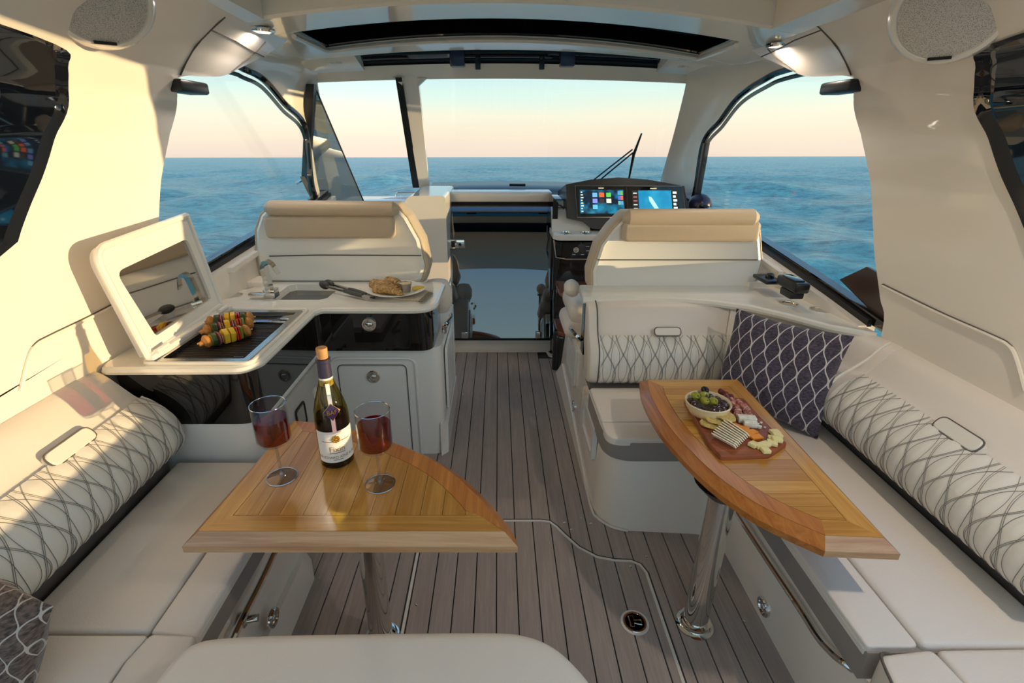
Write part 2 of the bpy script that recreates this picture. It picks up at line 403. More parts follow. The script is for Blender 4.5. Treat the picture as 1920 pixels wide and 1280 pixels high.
# ================================================================== HARDTOP
ceil = thing('ceiling', 'glossy beige hardtop with dark sunroof opening', 'hardtop', (.1, 2.0, 2.2), kind='structure')
ZT = [(-1., 2.26), (2.0, 2.21), (2.53, 2.2), (3.4, 2.2), (3.65, 2.172), (3.86, 2.114), (3.95, 2.04)]
def zc(x, y, dz=0):
    k = interp([(0, 1), (3.4, 1), (3.95, .25)], y); X = x-.1
    return interp(ZT, y)-k*(.07*(X/1.05)**2+.018*X)+dz
def cstrip(x0, x1, ys, dz=0, n=24, thick=.0):
    mb = MB(); mb.grid(lambda u, v: Vector((x0+(x1-x0)*u, ys[0]+(ys[1]-ys[0])*v, zc(x0+(x1-x0)*u, ys[0]+(ys[1]-ys[0])*v, dz))), n, 4)
    if thick: mb.grid(lambda u, v: Vector((x0+(x1-x0)*u, ys[0]+(ys[1]-ys[0])*v, zc(x0+(x1-x0)*u, ys[0]+(ys[1]-ys[0])*v, dz+thick))), n, 4)
    return mb
def cbeam(x0, x1, y0, y1, dz0, dz1, n=24):
    """solid beam across the roof following the camber"""
    rings = []
    for i in range(n+1):
        x = x0+(x1-x0)*i/n; r = .012
        rings.append([Vector((x, y0+r, zc(x, y0, dz0))), Vector((x, y1-r, zc(x, y1, dz0))), Vector((x, y1, zc(x, y1, dz0+r))), Vector((x, y1, zc(x, y1, dz1))), Vector((x, y0, zc(x, y0, dz1))), Vector((x, y0, zc(x, y0, dz0+r)))])
    return MB().loft(rings)
ob('roof_panel', cstrip(-1.35, 1.5, (-.7, 2.56), .16, 24, .05), GELC, ceil)
ob('roof_beam', cbeam(-1.28, 1.45, 2.53, 2.86, 0, .2), GELC, ceil)
ob('roof_beam', cbeam(-1.22, 1.42, 3.40, 3.64, 0, .12), GELC, ceil)
ob('roof_header', cbeam(-1.34, 1.46, 3.86, 3.97, 0, .14), GELC, ceil)
for a, b_ in ((-1.30, -1.02), (1.20, 1.46)):
    ob('roof_rail', cbeam(a, b_, 2.84, 3.42, 0, .12, 4), GELC, ceil)
for a, b_ in ((-1.30, -.92), (1.09, 1.46)):
    ob('roof_rail', cbeam(a, b_, 3.62, 3.88, 0, .12, 4), GELC, ceil)
for s_, a, b_ in ((1, 1.20, 1.46), (-1, -1.30, -1.02)):
    ob('roof_side_rail', cbeam(a, b_, -.7, 2.55, 0, .18, 4), GELC, ceil)
# sunroof well: black liner + smoked glass, raised lip
sr = ob('sunroof', cbeam(-1.02, 1.2, 2.86, 2.88, .02, .2), BLACK, ceil)
ob('sunroof_liner', cbeam(-1.02, 1.2, 3.372, 3.39, .012, .22), BLACK, sr)
ob('sunroof_liner', cbeam(-1.02, 1.2, 3.30, 3.372, .11, .13), BLACKM, sr)
for a, b_ in ((-1.02, -1.0), (1.18, 1.2)): ob('sunroof_liner', cbeam(a, b_, 2.87, 3.39, .015, .2, 3), BLACK, sr)
ob('sunroof_glass', cstrip(-1.02, 1.2, (2.8, 3.4), .2, 24, .01), SMOKE, sr)
ob('sunroof_lip', MB().tube([Vector((x, y, zc(x, y, -.006))) for x, y in [(-1.02+2.22*i/20, 3.405) for i in range(21)]+[(1.205, 3.35), (1.21, 2.9)]], .014, 8), GELC, ceil)
ob('sunroof_lip', MB().tube([Vector((x, y, zc(x, y, -.006))) for x, y in ((-1.03, 2.9), (-1.025, 3.35), (-1.01, 3.41))], .014, 8), GELC, ceil)
# forward slot
sl = ob('visor_recess', cbeam(-.95, 1.12, 3.852, 3.862, .01, .12), BLACKM, ceil)
ob('visor_frame', cbeam(-.95, 1.12, 3.80, 3.852, .035, .055), BLACK, sl)
ob('visor_glass', cstrip(-.95, 1.12, (3.62, 3.87), .11, 24, .006), TEAL, sl)
for u in (858, 1063):
    p = Py(u, 110, 3.82); ob('visor_hinge', MB().box((p.x-.05, 3.76, p.z-.05), (p.x+.05, 3.85, p.z+.07), .01), mat('hinge_blue_black', (40, 42, 66), .2) if 'hinge_blue_black' not in MATS else MATS['hinge_blue_black'], sl)
for u in (896, 1016):
    p = Py(u, 115, 3.84); cl = ob('visor_clip', MB().box((p.x-.018, 3.825, p.z-.05), (p.x+.018, 3.855, p.z+.01), .005), BLACKM, sl); ob('clip_knob', MB().ball((p.x, 3.83, p.z+.02), .016), BLACKM, cl)
for u, v in ((630, 114), (1282, 122)):
    p = Py(u, v, 3.72); mbx = MB()
    for i in range(4): mbx.box((p.x-.035+i*.02, 3.70, zc(p.x, 3.71)-.012), (p.x-.022+i*.02, 3.73, zc(p.x, 3.71)+.002))
    ob('roof_catch', mbx, CHROME, ceil)
# ceiling lights; the aft pair is unseen, added to brighten the interior
LENS = mat('light_lens', (250, 238, 215), .15, emis=.8)
for i, ((x, y), lab) in enumerate((((-1.10, 2.68), 'round chrome downlight on the port side of the hardtop'), ((1.345, 2.74), 'round chrome downlight on the starboard side of the hardtop'),
                                   ((-1.16, .7), 'added out-of-view downlight brightening the port side of the aft cockpit'), ((1.33, .7), 'added out-of-view downlight brightening the starboard side of the aft cockpit'))):
    z = zc(x, y)-.002
    lt = thing('ceiling_light', lab, 'light', (x, y, z-.02), 'hardtop downlights')
    ob('bezel', MB().lathe([(.062, 0), (.062, -.008), (.055, -.014), (.044, -.014), (.042, -.006)], (x, y, z)), CHROME, lt)
    ob('lens', MB().lathe([(.043, -.006), (.043, -.012), (.001, -.014)], (x, y, z)), LENS, lt)
    la = bpy.data.lights.new('downlight', 'AREA'); la.shape = 'DISK'; la.size = .09; la.energy = LAMPW[i]; la.color = (1, .86, .72)
    lo = bpy.data.objects.new('downlight', la); COL.objects.link(lo); lo.location = (x, y, z-.022)
# ================================================================== SIDE STRUCTURE (both sides)
ROWS = [(1.90, .30, -.8, .30), (1.92, .905, -.8, .85), (1.99, 1.05, 1.30, .93), (2.084, 1.2, 1.36, 1.03), (2.15, 1.33, 1.40, 1.15), (2.21, 1.45, 1.44, 1.27), (2.28, 1.57, 1.49, 1.382), (2.35, 1.68, 1.64, 1.55),
        (2.395, 1.77, 1.725, 1.665), (2.40, 1.83, 1.795, 1.764), (2.36, 1.885, 1.785, 1.873), (2.44, 1.915, 1.72, 1.929), (2.69, 1.935, 1.15, 1.975), (2.81, 1.98, .6, 2.02), (2.96, 2.06, .2, 2.07), (3.0, 2.14, -.7, 2.14)]
ROWC = cat([Vector(r) for r in ROWS], 5)
FX = [(0, 1.60), (1.5, 1.60), (1.68, 1.585), (1.82, 1.55), (1.93, 1.49), (2.02, 1.41), (2.10, 1.30), (2.16, 1.2)]
def sfx(z): return interp(FX, z)
DARK = mat('dark_window_trim', (10, 14, 22), .03, ior=1.9)
for side, nm in ((1, 'wall_right'), (-1, 'wall_left')):
    wr = thing(nm, 'glossy cream side panel and roof pillar on the %s side' % ('starboard' if side > 0 else 'port'), 'wall', mx(side, (1.6, 1.6, .3)), kind='structure')
    NR = len(ROWC)-1
    def wf(off):
        def g(u, v):
            r = ROWC[round(v*NR)].copy()
            if side > 0 and r[3] < 1.1: r[2] = max(.93, r[2])     # starboard wall cut short, letting the sun in aft of here
            if r[3] < 1.15: r[2] = min(r[2], 1.02+(r[3]-.93)*2.0)
            if r[3] < 1.38: r[2] = r[2]-(.38 if side < 0 else .06)*min(1, (1.38-r[3])/.2)
            y = r[2]+(r[0]-r[2])*u; z = r[3]+(r[1]-r[3])*u
            return mx(side, (sfx(z)+off, y, z))
        return g
    mb = MB(); mb.grid(wf(0), 22, NR); mb.grid(wf(.05), 22, NR)
    for u in (0, 1):
        A = [wf(0)(u, i/NR) for i in range(NR+1)]; B = [wf(.05)(u, i/NR) for i in range(NR+1)]
        mb.loft([[a, q] for a, q in zip(A, B)], caps=False, ringclosed=False)
    ob('pillar', mb, GEL, wr, sharp=50)
    # dark trim along the aft edge of the pillar
    rings = []
    for r in ROWC[14:59]:
        y, z = r[2], r[3]; y = min(y, 1.02+(z-.93)*2.0) if z < 1.15 else y; wd = interp([(1.0, .05), (1.30, .06), (1.5, .30), (2, .30)], z)
        if z < 1.38: y = y-(.38 if side < 0 else .06)*min(1, (1.38-z)/.2)
        yi = min(y-.05, interp([(1.0, 1.20), (1.2, 1.28), (1.38, 1.36), (1.6, 1.42), (1.8, 1.42), (1.96, 1.36)], z)) if side > 0 else .55
        rings.append([mx(side, (sfx(z)+.006, y+.014, z)), mx(side, (sfx(z)-.010, y-.002, z)), mx(side, (sfx(z)-.002, y-.02, z)), mx(side, (sfx(z)+.012, y-.04, z)), mx(side, (sfx(z)+.02, yi, z)), mx(side, (sfx(z)+.045, yi, z))])
    ob('window_trim', MB().loft(rings, caps=False), DARK, wr)
    if side > 0: ob('sun_block_panel', MB().box((1.555, -.8, .02), (1.605, .93, .80), .015), GEL, wr)  # unseen low panel added to keep the sun off the port bolster
    # moulded panel seam
    sp = [(1.595, 1.915, 1.02), (1.595, 1.5, 1.025), (1.595, 1.33, 1.03), (1.595, 1.27, 1.015), (1.595, 1.245, .98), (1.595, 1.22, .90)]
    pts = [Px(u, v, 1.597) for u, v in ((1655, 533), (1760, 584), (1860, 628), (1890, 644), (1905, 668), (1922, 730))]
    ob('panel_seam', MB().tube([mx(side, q) for q in cat(pts, 6)], .004, 6), SEAM, wr)
    pts = [Px(u, v+3, 1.595) for u, v in ((1655, 533), (1760, 584), (1860, 628), (1890, 644), (1905, 668), (1922, 730))]
    ob('panel_step', MB().tube([mx(side, q) for q in cat(pts, 6)], .006, 6), GEL, wr)
    # fairing joints
    z0 = [1.90, 1.95, 2.0, 2.05, 2.1]
    ob('fairing_joint', MB().tube([mx(side, (sfx(z)-.001, 2.38-.0*z, z)) for z in (1.91, 1.96, 2.0, 2.04, 2.08, 2.12)], .0035, 6), SEAM, wr)
    ob('fairing_joint', MB().tube([mx(side, (sfx(z)-.001, y, z)) for y, z in ((2.76, 1.965), (2.80, 2.0), (2.84, 2.05), (2.83, 2.1))], .003, 6), SEAM, wr)
    ob('fairing_joint', MB().tube([mx(side, (sfx(z)-.001, y, z)) for y, z in ((2.38, 2.075), (2.6, 2.07), (2.82, 2.055), (2.95, 2.05))], .003, 6), SEAM, wr)
    # black speaker-like vent box behind the pillar head
    q = mx(side, (1.53, 2.42, 1.90))
    ob('light_housing', MB().box((q.x-.05, 2.34, 1.845), (q.x+.05, 2.56, 1.895), .012), BLACKM, wr)
    # cove + A pillar between roof edge and side glass
    if side > 0:
        A = [(1.47, 4.66, 1.18), (1.44, 4.6, 1.31), (1.385, 4.25, 1.66), (1.335, 3.97, 1.97), (1.30, 3.86, 2.055), (1.26, 3.6, 2.12), (1.24, 3.1, 2.14), (1.22, 2.5, 2.15)]
        Bp = [Pw(u, v, 1) for u, v in ((1297, 372), (1316, 268), (1349, 223), (1383, 179), (1430, 147), (1476, 127))]
    else:
        A = [(-1.42, 4.66, 1.18), (-1.40, 4.6, 1.31), (-1.34, 4.25, 1.66), (-1.285, 3.97, 1.98), (-1.24, 3.86, 2.08), (-1.16, 3.6, 2.13), (-1.06, 3.1, 2.15), (-1.04, 2.5, 2.16)]
        Bp = [Pw(u, v, -1) for u, v in ((590, 355), (576, 240), (536, 192), (498, 148), (462, 128), (436, 117))]
    Bp = [Vector((Bp[0].x, Bp[0].y+.3, Bp[0].z-.25))]+Bp
    Bp = Bp+[Vector((Bp[-1].x, 2.3, Bp[-1].z+.01))]
    Ac = cat(A, 8); Bc = cat(Bp, 8)
    n = 56
    def samp(P, t): k = t*(len(P)-1); i = min(int(k), len(P)-2); return P[i].lerp(P[i+1], k-i)
    def cv(u, v):
        a, q = samp(Ac, u), samp(Bc, u); mid = a.lerp(q, v); bul = math.sin(PI*v)*.035
        return mid+Vector((side*bul*.6, 0, bul))
    mb = MB(); mb.grid(cv, n, 8)
    mb.grid(lambda u, v: cv(u, v)+Vector((side*.04, 0, .04)), n, 8)
    ob('arch_cove', mb, GELC, wr, sharp=60)
    ob('arch_gasket', MB().tube([q+Vector((side*.012, 0, -.004)) for q in Bc[6:]], .020, 8), BLACK, wr)
    ob('arch_gasket', MB().tube([q+Vector((side*.03, 0, -.045)) for q in Bc[8:]], .012, 8), mat('gasket_teal', (26, 52, 62), .15) if 'gasket_teal' not in MATS else MATS['gasket_teal'], wr)
    # sill: black channel, white inner wall, ledge
    spx = ((1285, 366), (1300, 375), (1360, 408), (1435, 450), (1500, 492), (1570, 538), (1648, 592), (1720, 640)) if side > 0 else ((610, 356), (590, 372), (530, 405), (470, 440), (395, 484), (340, 516), (280, 550), (200, 596))
    SLP = [Pw(u, v, side) for u, v in spx]
    def sill(x0, x1, z0, z1, name, mt_, k0=0, k1=8, bot=None):
        rings = []
        for q in SLP[k0:k1]:
            zz = bot if bot is not None else q.z+z0
            rings.append([Vector((q.x+side*x0, q.y, zz)), Vector((q.x+side*x1, q.y, zz)), Vector((q.x+side*x1, q.y, q.z+z1)), Vector((q.x+side*x0, q.y, q.z+z1))])
        ob(name, MB().loft(rings), mt_, wr)
    sill(-.022, .03, -.04, .0, 'window_channel', BLACK)
    sill(-.040, -.02, -.05, -.018, 'window_channel_lip', BLACKM, 0, 7)
    sill(-.075, .0, 0, -.045, 'coaming', GEL, 0, 7, bot=.80)
    sill(-.10, -.07, -.075, -.05, 'coaming_lip', GEL, 1, 5)
    q = mx(side, (1.50, 3.4, .8)); ob('side_ledge', MB().box((q.x-.14, 2.62, .80), (q.x+.06, 4.45, .935), .01), GEL, wr)
    if side > 0:
        a, q = Pw(1316, 268, 1), Pw(1297, 372, 1)
        ob('window_post', MB().loft([[a+Vector((0, -.05, 0)), a+Vector((0, .03, 0)), a+Vector((.04, .03, 0)), a+Vector((.04, -.05, 0))], [q+Vector((0, -.06, -.05)), q+Vector((0, .03, -.05)), q+Vector((.04, .03, -.05)), q+Vector((.04, -.06, -.05))]]), BLACKM, wr)
cp = [Pw(u, v, 1) for u, v in ((1574, 524), (1625, 500), (1680, 530), (1680, 630))]
ob('window_corner_panel', MB().loft([cp, [p+Vector((.012, 0, 0)) for p in cp]]), mat('smoked_brown', (74, 58, 50), .25), bpy.data.objects['wall_right'])
# ================================================================== WINDOWS
for side, nm, lab in ((1, 'window_1', 'curved clear side window on the starboard side'), (-1, 'window_2', 'curved clear side window on the port side')):
    if side > 0: pp = [(1290, 380), (1435, 452), (1500, 494), (1570, 540), (1660, 600), (1650, 470), (1630, 250), (1615, 130), (1540, 95), (1470, 118), (1425, 140), (1378, 172), (1345, 215), (1310, 262)]
    else: pp = [(600, 365), (470, 440), (395, 484), (280, 545), (285, 430), (300, 290), (320, 140), (380, 80), (440, 108), (502, 138), (542, 183), (582, 230)]
    P = [Pw(u, v, side)+Vector((side*.004, 0, 0)) for u, v in pp]
    mb = MB(); pl2 = [(p.y, p.z) for p in P]; mb.plate([pl2], 0, .008, axis=0)
    mb.v = [Vector((XC+side*(1.78-.07*v.y+.004+v.x-XC), v.y, v.z)) for v in mb.v]
    wo = thing(nm, lab, 'window', mx(side, (1.6, 2.9, 1.1)), kind='structure')
    ob('pane', mb, GLASS, wo)
wo = thing('window_3', 'wide centre windshield pane above the helm', 'window', (.3, 4.5, 1.2), kind='structure')
q = [Py(780, 140, 3.95), Py(1300, 146, 3.95), Py(1318, 182, 3.97), Py(1232, 360, 4.65), Py(800, 362, 4.65)]
nn = (q[1]-q[0]).cross(q[4]-q[0]).normalized()*.006
ob('pane', MB().loft([q, [p+nn for p in q]]), GLASS, wo)
def bar(name, a0, a1, b0, b1, th, m, par):
    t_ = Vector((0, th, 0)); return ob(name, MB().loft([[a0, a1, a1+t_, a0+t_], [b0, b1, b1+t_, b0+t_]]), m, par)
bar('mullion', Py(751, 140, 3.93), Py(783, 140, 3.93), Py(788, 362, 4.60), Py(806, 362, 4.60), .06, GEL, wo)
bar('gasket', Py(741, 145, 3.92), Py(753, 145, 3.92), Py(774, 352, 4.58), Py(787, 352, 4.58), .03, BLACKM, wo)
def tri(name, pts, th, m, par): return ob(name, MB().loft([pts, [p+Vector((0, th, 0)) for p in pts]]), m, par)
# chamfered corners of the header
tri('header_corner', [Py(1285, 150, 3.94), Py(1330, 150, 3.94), Py(1315, 180, 3.96), Py(1309, 176, 3.96)], .04, GELC, wo)
tri('header_corner', [Py(781, 146, 3.94), Py(800, 146, 3.94), Py(783, 162, 3.96)], .04, GELC, wo)
tri('header_corner', [Py(735, 145, 3.93), Py(756, 145, 3.93), Py(754, 160, 3.95)], .04, GELC, wo)
tri('header_corner', [Py(570, 145, 3.93), Py(597, 145, 3.93), Py(585, 156, 3.95), Py(566, 180, 3.97), Py(552, 170, 3.97)], .04, GELC, wo)
# vent panel
wo = thing('window_4', 'opened port windshield panel in a black frame', 'window', (-1.4, 4.3, 1.2), kind='structure')
ht, hm, hb, ft, fb = Py(584, 158, 3.86), Py(575, 330, 3.92), Py(604, 390, 4.0), Py(592, 166, 3.90), Py(688, 392, 4.30)
g1 = [ht, ft, fb, hb, hm]; nn = Vector((-.006, 0, 0))
ob('pane', MB().loft([g1, [p+nn for p in g1]]), glassmat('vent_glass', (.45, .5, .52), .30, .6), wo)
def fbar(name, a, b_, wx, wy, m): 
    d = [Vector((-wx, -wy, 0)), Vector((wx, -wy, 0)), Vector((wx, wy, 0)), Vector((-wx, wy, 0))]
    return ob(name, MB().loft([[a+e for e in d], [b_+e for e in d]]), m, wo)
fbar('frame', ht, hm, .028, .03, BLACKM); fbar('frame', hm, hb, .026, .03, BLACKM)
fbar('hinge_edge', hm+Vector((-.02, -.035, 0)), hb+Vector((-.02, -.035, 0)), .018, .004, TEAKE)
ob('free_edge', MB().tube([ft, fb], .006, 6), BLACKM, wo)
ob('catch', MB().tube([hm+Vector((-.02, 0, -.02)), hm+Vector((-.08, -.02, -.05))], .012, 8), CHROME, wo)
bar('window_post', Py(577, 300, 4.35), Py(590, 300, 4.35), Py(577, 350, 4.4), Py(592, 350, 4.4), .03, GELC, wo) if False else None
# ================================================================== FOREDECK DASH
dash = thing('trim_1', 'black dash top below the windshield', 'dashboard', (.4, 4.6, 1.1), kind='structure')
z1 = Py(934, 352, 4.62).z
mb = MB(); n = 20; rings = []
for i in range(n+1):
    x = -.62+2.0*i/n; k = .012*math.sin(PI*min(1, (x+.62)/1.3))
    rings.append([Vector((x, 4.40, z1-.05+k)), Vector((x, 4.48, z1-.006+k)), Vector((x, 4.95, z1+.02+k)), Vector((x, 5.2, z1-.1)), Vector((x, 4.42, z1-.16))])
ob('dash_top', mb.loft(rings), mat('dash_blue_black', (38, 36, 48), .3), dash)
ob('dash_coaming', MB().box((-.64, 4.28, z1-.22), (.50, 4.44, z1-.045), .02), GEL, dash)
ob('dash_grille', MB().box((Py(955, 346, 4.7).x, 4.66, z1+.018), (Py(985, 346, 4.7).x, 4.74, z1+.03), .003), BLACKM, dash)
for i in range(7):
    p = Py(829+i*4.4, 351, 4.55); ob('dash_letter', MB().box((p.x-.006, 4.548, p.z+.004), (p.x+.006, 4.552, p.z+.018)), TRIMW, dash)
ob('foredeck', MB().prism([(-1.45, 4.55), (1.6, 4.55), (1.2, 7.0), (.5, 8.0), (-.35, 8.0), (-1.05, 7.0)], .55, .80), GEL, dash)
ob('side_deck', MB().box((-1.42, 4.4, .8), (-.66, 4.9, Py(700, 372, 4.6).z-.01), .04), GEL, dash)
# bow rail seen through the open vent
br = thing('bow_rail', 'low chrome grab rail outside the open windshield panel', 'rail', Py(770, 372, 5.0))
ob('rail_tube', MB().tube(cat([Py(742, 372, 5.0), Py(744, 363, 5.0), Py(750, 361, 5.0), Py(785, 361, 5.0)], 5), .010, 8), CHROME, br)
ob('rail_post', MB().tube([Py(748, 361, 5.0), Py(748, 372, 5.0)], .007, 8), CHROME, br)
ob('rail_pipe', MB().tube([Py(686, 380, 4.7), Py(785, 372, 4.7)], .03, 10), GEL, br)
# wiper
wp = thing('windshield_wiper', 'black double arm wiper standing at the windshield', 'wiper', Py(1170, 338, 4.68))
e = Py(1186, 280, 4.62)
ob('wiper_arm', MB().tube([Py(1112, 338, 4.75), e], .007, 6), BLACKM, wp); ob('wiper_arm', MB().tube([Py(1124, 338, 4.75), Py(1187, 286, 4.62)], .007, 6), BLACKM, wp)
ob('wiper_blade', MB().tube([Py(1179, 336, 4.72), Py(1188, 290, 4.62), Py(1203, 250, 4.55)], [.008, .014, .007], 6), BLACKM, wp)
# ================================================================== SOFAS
def sweep(prof, path, nrm):
    """profile (d outward, z) swept along a plan path with outward plan normals"""
    return [[p+n_*d+Vector((0, 0, z)) for d, z in prof] for p, n_ in zip(path, nrm)]
def quilt_surface(P0, P1, out, prof, parent, name='bolster', P=.085, endcap=True, ends=(True, True)):
    """quilted bolster between plan points P0-P1; prof is (d,z) list, stitched with crossing ogee lines"""
    P0, P1, out = Vector((*P0, 0)), Vector((*P1, 0)), Vector((*out, 0)); Lh = (P1-P0).length
    pr = cat([Vector((d, z, 0)) for d, z in prof], 6)
    ln = [0]
    for a, q in zip(pr, pr[1:]): ln.append(ln[-1]+(q-a).length)
    G = ln[-1]
    def pf(t):
        s_ = t*G
        for i in range(len(ln)-1):
            if s_ <= ln[i+1]+1e-9: return pr[i].lerp(pr[i+1], (s_-ln[i])/max(1e-9, ln[i+1]-ln[i]))
        return pr[-1]
    def wave(t, k): return P*(k*.17*math.cos(2*PI*t*1.25)+1.15*max(0, t-.12)**2.1)
    FAM = [(1, .0, 1), (-1, .0, 1), (1, .055, 1), (-1, -.055, 1), (1, .5, -1), (-1, .5, -1)]
    def disp(s_, t):
        d = 1
        for sg, off, k in FAM[:2]+FAM[4:]:
            x = (s_/P-off-sg*wave(t, k)/P) % 1; x = min(x, 1-x)*P; d = min(d, x)
        return .004*(1-math.exp(-(d/.014)**2))
    def pos(s_, t, lift=0):
        q = pf(t); q2 = pf(min(1, t+.01)); q1 = pf(max(0, t-.01)); tg = (q2-q1).normalized()
        nd_ = Vector((-tg.y, tg.x, 0))
        e = min(s_, Lh-s_); pin = 0
        h = disp(s_, t)+lift
        w_ = q+nd_*h
        return P0+(P1-P0)*(s_/Lh)+out*w_.x+Vector((0, 0, w_.y))
    nu = max(20, int(Lh/.008)); mb = MB()
    mb.grid(lambda u, v: pos(u*Lh, v), nu, 52)
    for e in (0, 1):
        ring = [pos(e*Lh, j/52) for j in range(53)]; c = sum(ring, Vector())/53
        cc = c+out*.03
        k = len(mb.v); mb.add(ring+[cc], [(j, j+1, 53) for j in range(52)])
    bo = ob(name, mb, VIN2, parent, sharp=60)
    st = MB()
    kmin, kmax = -3, int(Lh/P)+4
    for sg, off, k in FAM:
        for i in range(kmin, kmax):
            run = []
            for j in range(33):
                t = j/32; s_ = (i+off)*P+sg*wave(t, k)
                if .003 < s_ < Lh-.003: run.append(pos(s_, t, .0022))
                else:
                    if len(run) > 1: st.tube(run, .0007, 4, caps=False)
                    run = []
            if len(run) > 1: st.tube(run, .0007, 4, caps=False)
    so = ob('stitching', st, STITCH, bo, sharp=180, flip=False); so['kind'] = 'stuff'
    return bo
BOLP = [(.035, .548), (-.012, .556), (-.052, .60), (-.062, .65), (-.045, .71), (.0, .76), (.055, .795)]
UPP = [(.05, .785), (.075, .80), (.11, .835), (.15, .875), (.185, .897), (.21, .893), (.21, .80)]
def upper(P0, P1, out, parent, prof=UPP, name='backrest', m=VIN, n=10):
    P0, P1, out = Vector((*P0, 0)), Vector((*P1, 0)), Vector((*out, 0))
    pr = cat([Vector((d, z, 0)) for d, z in prof], 4)
    rings = []
    for i in range(n+1):
        p = P0.lerp(P1, i/n); e = .012 if i in (0, n) else 0
        rings.append([p+out*(q.x+e*.6)+Vector((0, 0, q.y-e*.4)) for q in pr])
    return ob(name, MB().loft(rings), m, parent)
def tab(parent, c, along, out, up, L_=.17, W=.05):
    """pull tab: rounded pad"""
    c, along, out, up = Vector(c), Vector(along).normalized(), Vector(out).normalized(), Vector(up).normalized()
    pts = rrect(-L_/2, L_/2, -W/2, W/2, W*.45, 6)
    r0 = [c+along*a+up*b_-out*.01 for a, b_ in pts]; r1 = [c+along*a+up*b_+out*.006 for a, b_ in pts]; r2 = [c+along*a*.93+up*b_*.85+out*.011 for a, b_ in pts]
    o_ = ob('pull_tab', MB().loft([r0, r1, r2]), VIN2, parent)
    ob('tab_piping', MB().tube(r1, .003, 6, closed=True), SEAM, o_); return o_
# ---- starboard dinette
ds = thing('dinette_sofa', 'starboard L-shaped dinette sofa with quilted bolsters around the long table', 'sofa', (1.1, 1.6, 0))
bo = [(.985, -.7), (.985, 1.66)]+[(.97, 1.70), (.93, 1.735), (.90, 1.745)]+[(.60, 1.765), (.53, 1.79), (.475, 1.85), (.458, 1.93), (.462, 2.36), (.462, 2.45), (1.58, 2.45), (1.58, -.7)]
bt = [(.945, -.7), (.945, 1.70)]+[(.94, 1.74), (.92, 1.765), (.89, 1.775)]+[(.60, 1.78), (.54, 1.80), (.50, 1.85), (.478, 1.93), (.474, 2.36), (.474, 2.45), (1.58, 2.45), (1.58, -.7)]
rings = [[Vector((x, y, 0)) for x, y in bo], [Vector((x, y, .39)) for x, y in bt]]
ob('base', MB().loft(rings), GEL, ds)
ob('base_trim', MB().tube(cat([Vector((x-.006, y-.004, .004)) for x, y in bo[5:11]], 4), .006, 6), TRIMW, ds)
sk = rounded([(.92, .84), (.92, 1.755), (.455, 1.755), (.455, 2.21), (1.42, 2.21), (1.42, .84)], [0, .03, .13, .02, .03, 0], 8)
def cushion(name, out, z0, z1, m, parent, bev=.018, seg=4): return ob(name, MB().prism(out, z0, z1, bev=bev, seg=seg), m, parent)
cushion('seat_skirt', sk, .392, .488, SKIRT, ds, .006, 2)
cushion('seat_cushion', rounded([(1.055, .845), (1.055, 1.80), (1.055, 2.20), (1.425, 2.20), (1.425, .845)], [.02, 0, .02, .02, .02]), .47, .508, VIN, ds)
cushion('seat_front_roll', rounded([(.918, .845), (.918, 1.753), (1.05, 1.83), (1.05, .845)], [.012, .01, .01, .02]), .47, .504, VIN, ds, .02)
cushion('seat_front_roll', rounded([(.918, 1.757), (.459, 1.757), (.459, 1.89), (.99, 1.89), (.99, 1.80)], [.01, .12, .0, .01, 0], 8), .47, .504, VIN, ds, .018)
cushion('seat_cushion', rounded([(.459, 1.893), (1.05, 1.893), (1.05, 2.205), (.459, 2.205)], [.01, .01, .01, .02]), .47, .507, VIN, ds, .018)
ob('skirt_piping', MB().tube([Vector((x*1.0, y, .489)) for x, y in [(.9185, .85), (.9185, 1.72)]], .003, 6), VIN2, ds)
ob('skirt_piping', MB().tube([Vector((x, y-.001, .489)) for x, y in rounded([(.90, 1.755), (.457, 1.755), (.457, 2.2)], [0, .13, 0], 8)], .003, 6), VIN2, ds)
# aft return of the sofa
cushion('aft_seat_roll', rounded([(.925, .82), (1.07, .835), (1.085, .70), (1.06, .3), (.90, .3), (.90, .72)], [.03, .02, .02, 0, 0, .03]), .40, .515, VIN, ds, .03)
cushion('aft_seat_cushion', rounded([(1.078, .836), (1.44, .842), (1.44, .3), (1.09, .3)], [.02, .02, 0, 0]), .40, .512, VIN, ds, .03)
ob('aft_seat_piping', MB().tube(cat([Vector((.90, .55, .505)), Vector((.902, .70, .508)), Vector((.93, .815, .508)), Vector((.96, .822, .508))], 5), .004, 6), SEAM, ds)
# back gap strip + backrests
ob('back_strip', MB().prism([(1.455, .9), (1.455, 1.80), (1.36, 2.12), (1.2, 2.27), (.47, 2.27), (.47, 2.40), (1.55, 2.40), (1.55, .9)], .46, .66), STRIP, ds)
RB = 1.405
quilt_surface((RB, 1.78), (RB, .90), (1, 0), BOLP, ds)
upper((RB, .90), (RB, 1.86), (1, 0), ds)
tab(ds, Px(1797, 815, 1.462), (0, 1, 0), (-.75, 0, .65), (.65, 0, .75), .16, .05)
FBP = [(.045, .502), (.0, .508), (-.03, .54), (-.04, .60), (-.032, .66), (-.01, .71), (.035, .755)]
FUP = [(.03, .745), (.055, .765), (.085, .82), (.115, .865), (.15, .885), (.20, .885), (.20, .76)]
quilt_surface((.50, 2.255), (1.22, 2.255), (0, 1), FBP, ds, P=.078)
upper((1.18, 2.255), (.49, 2.255), (0, 1), ds, FUP)
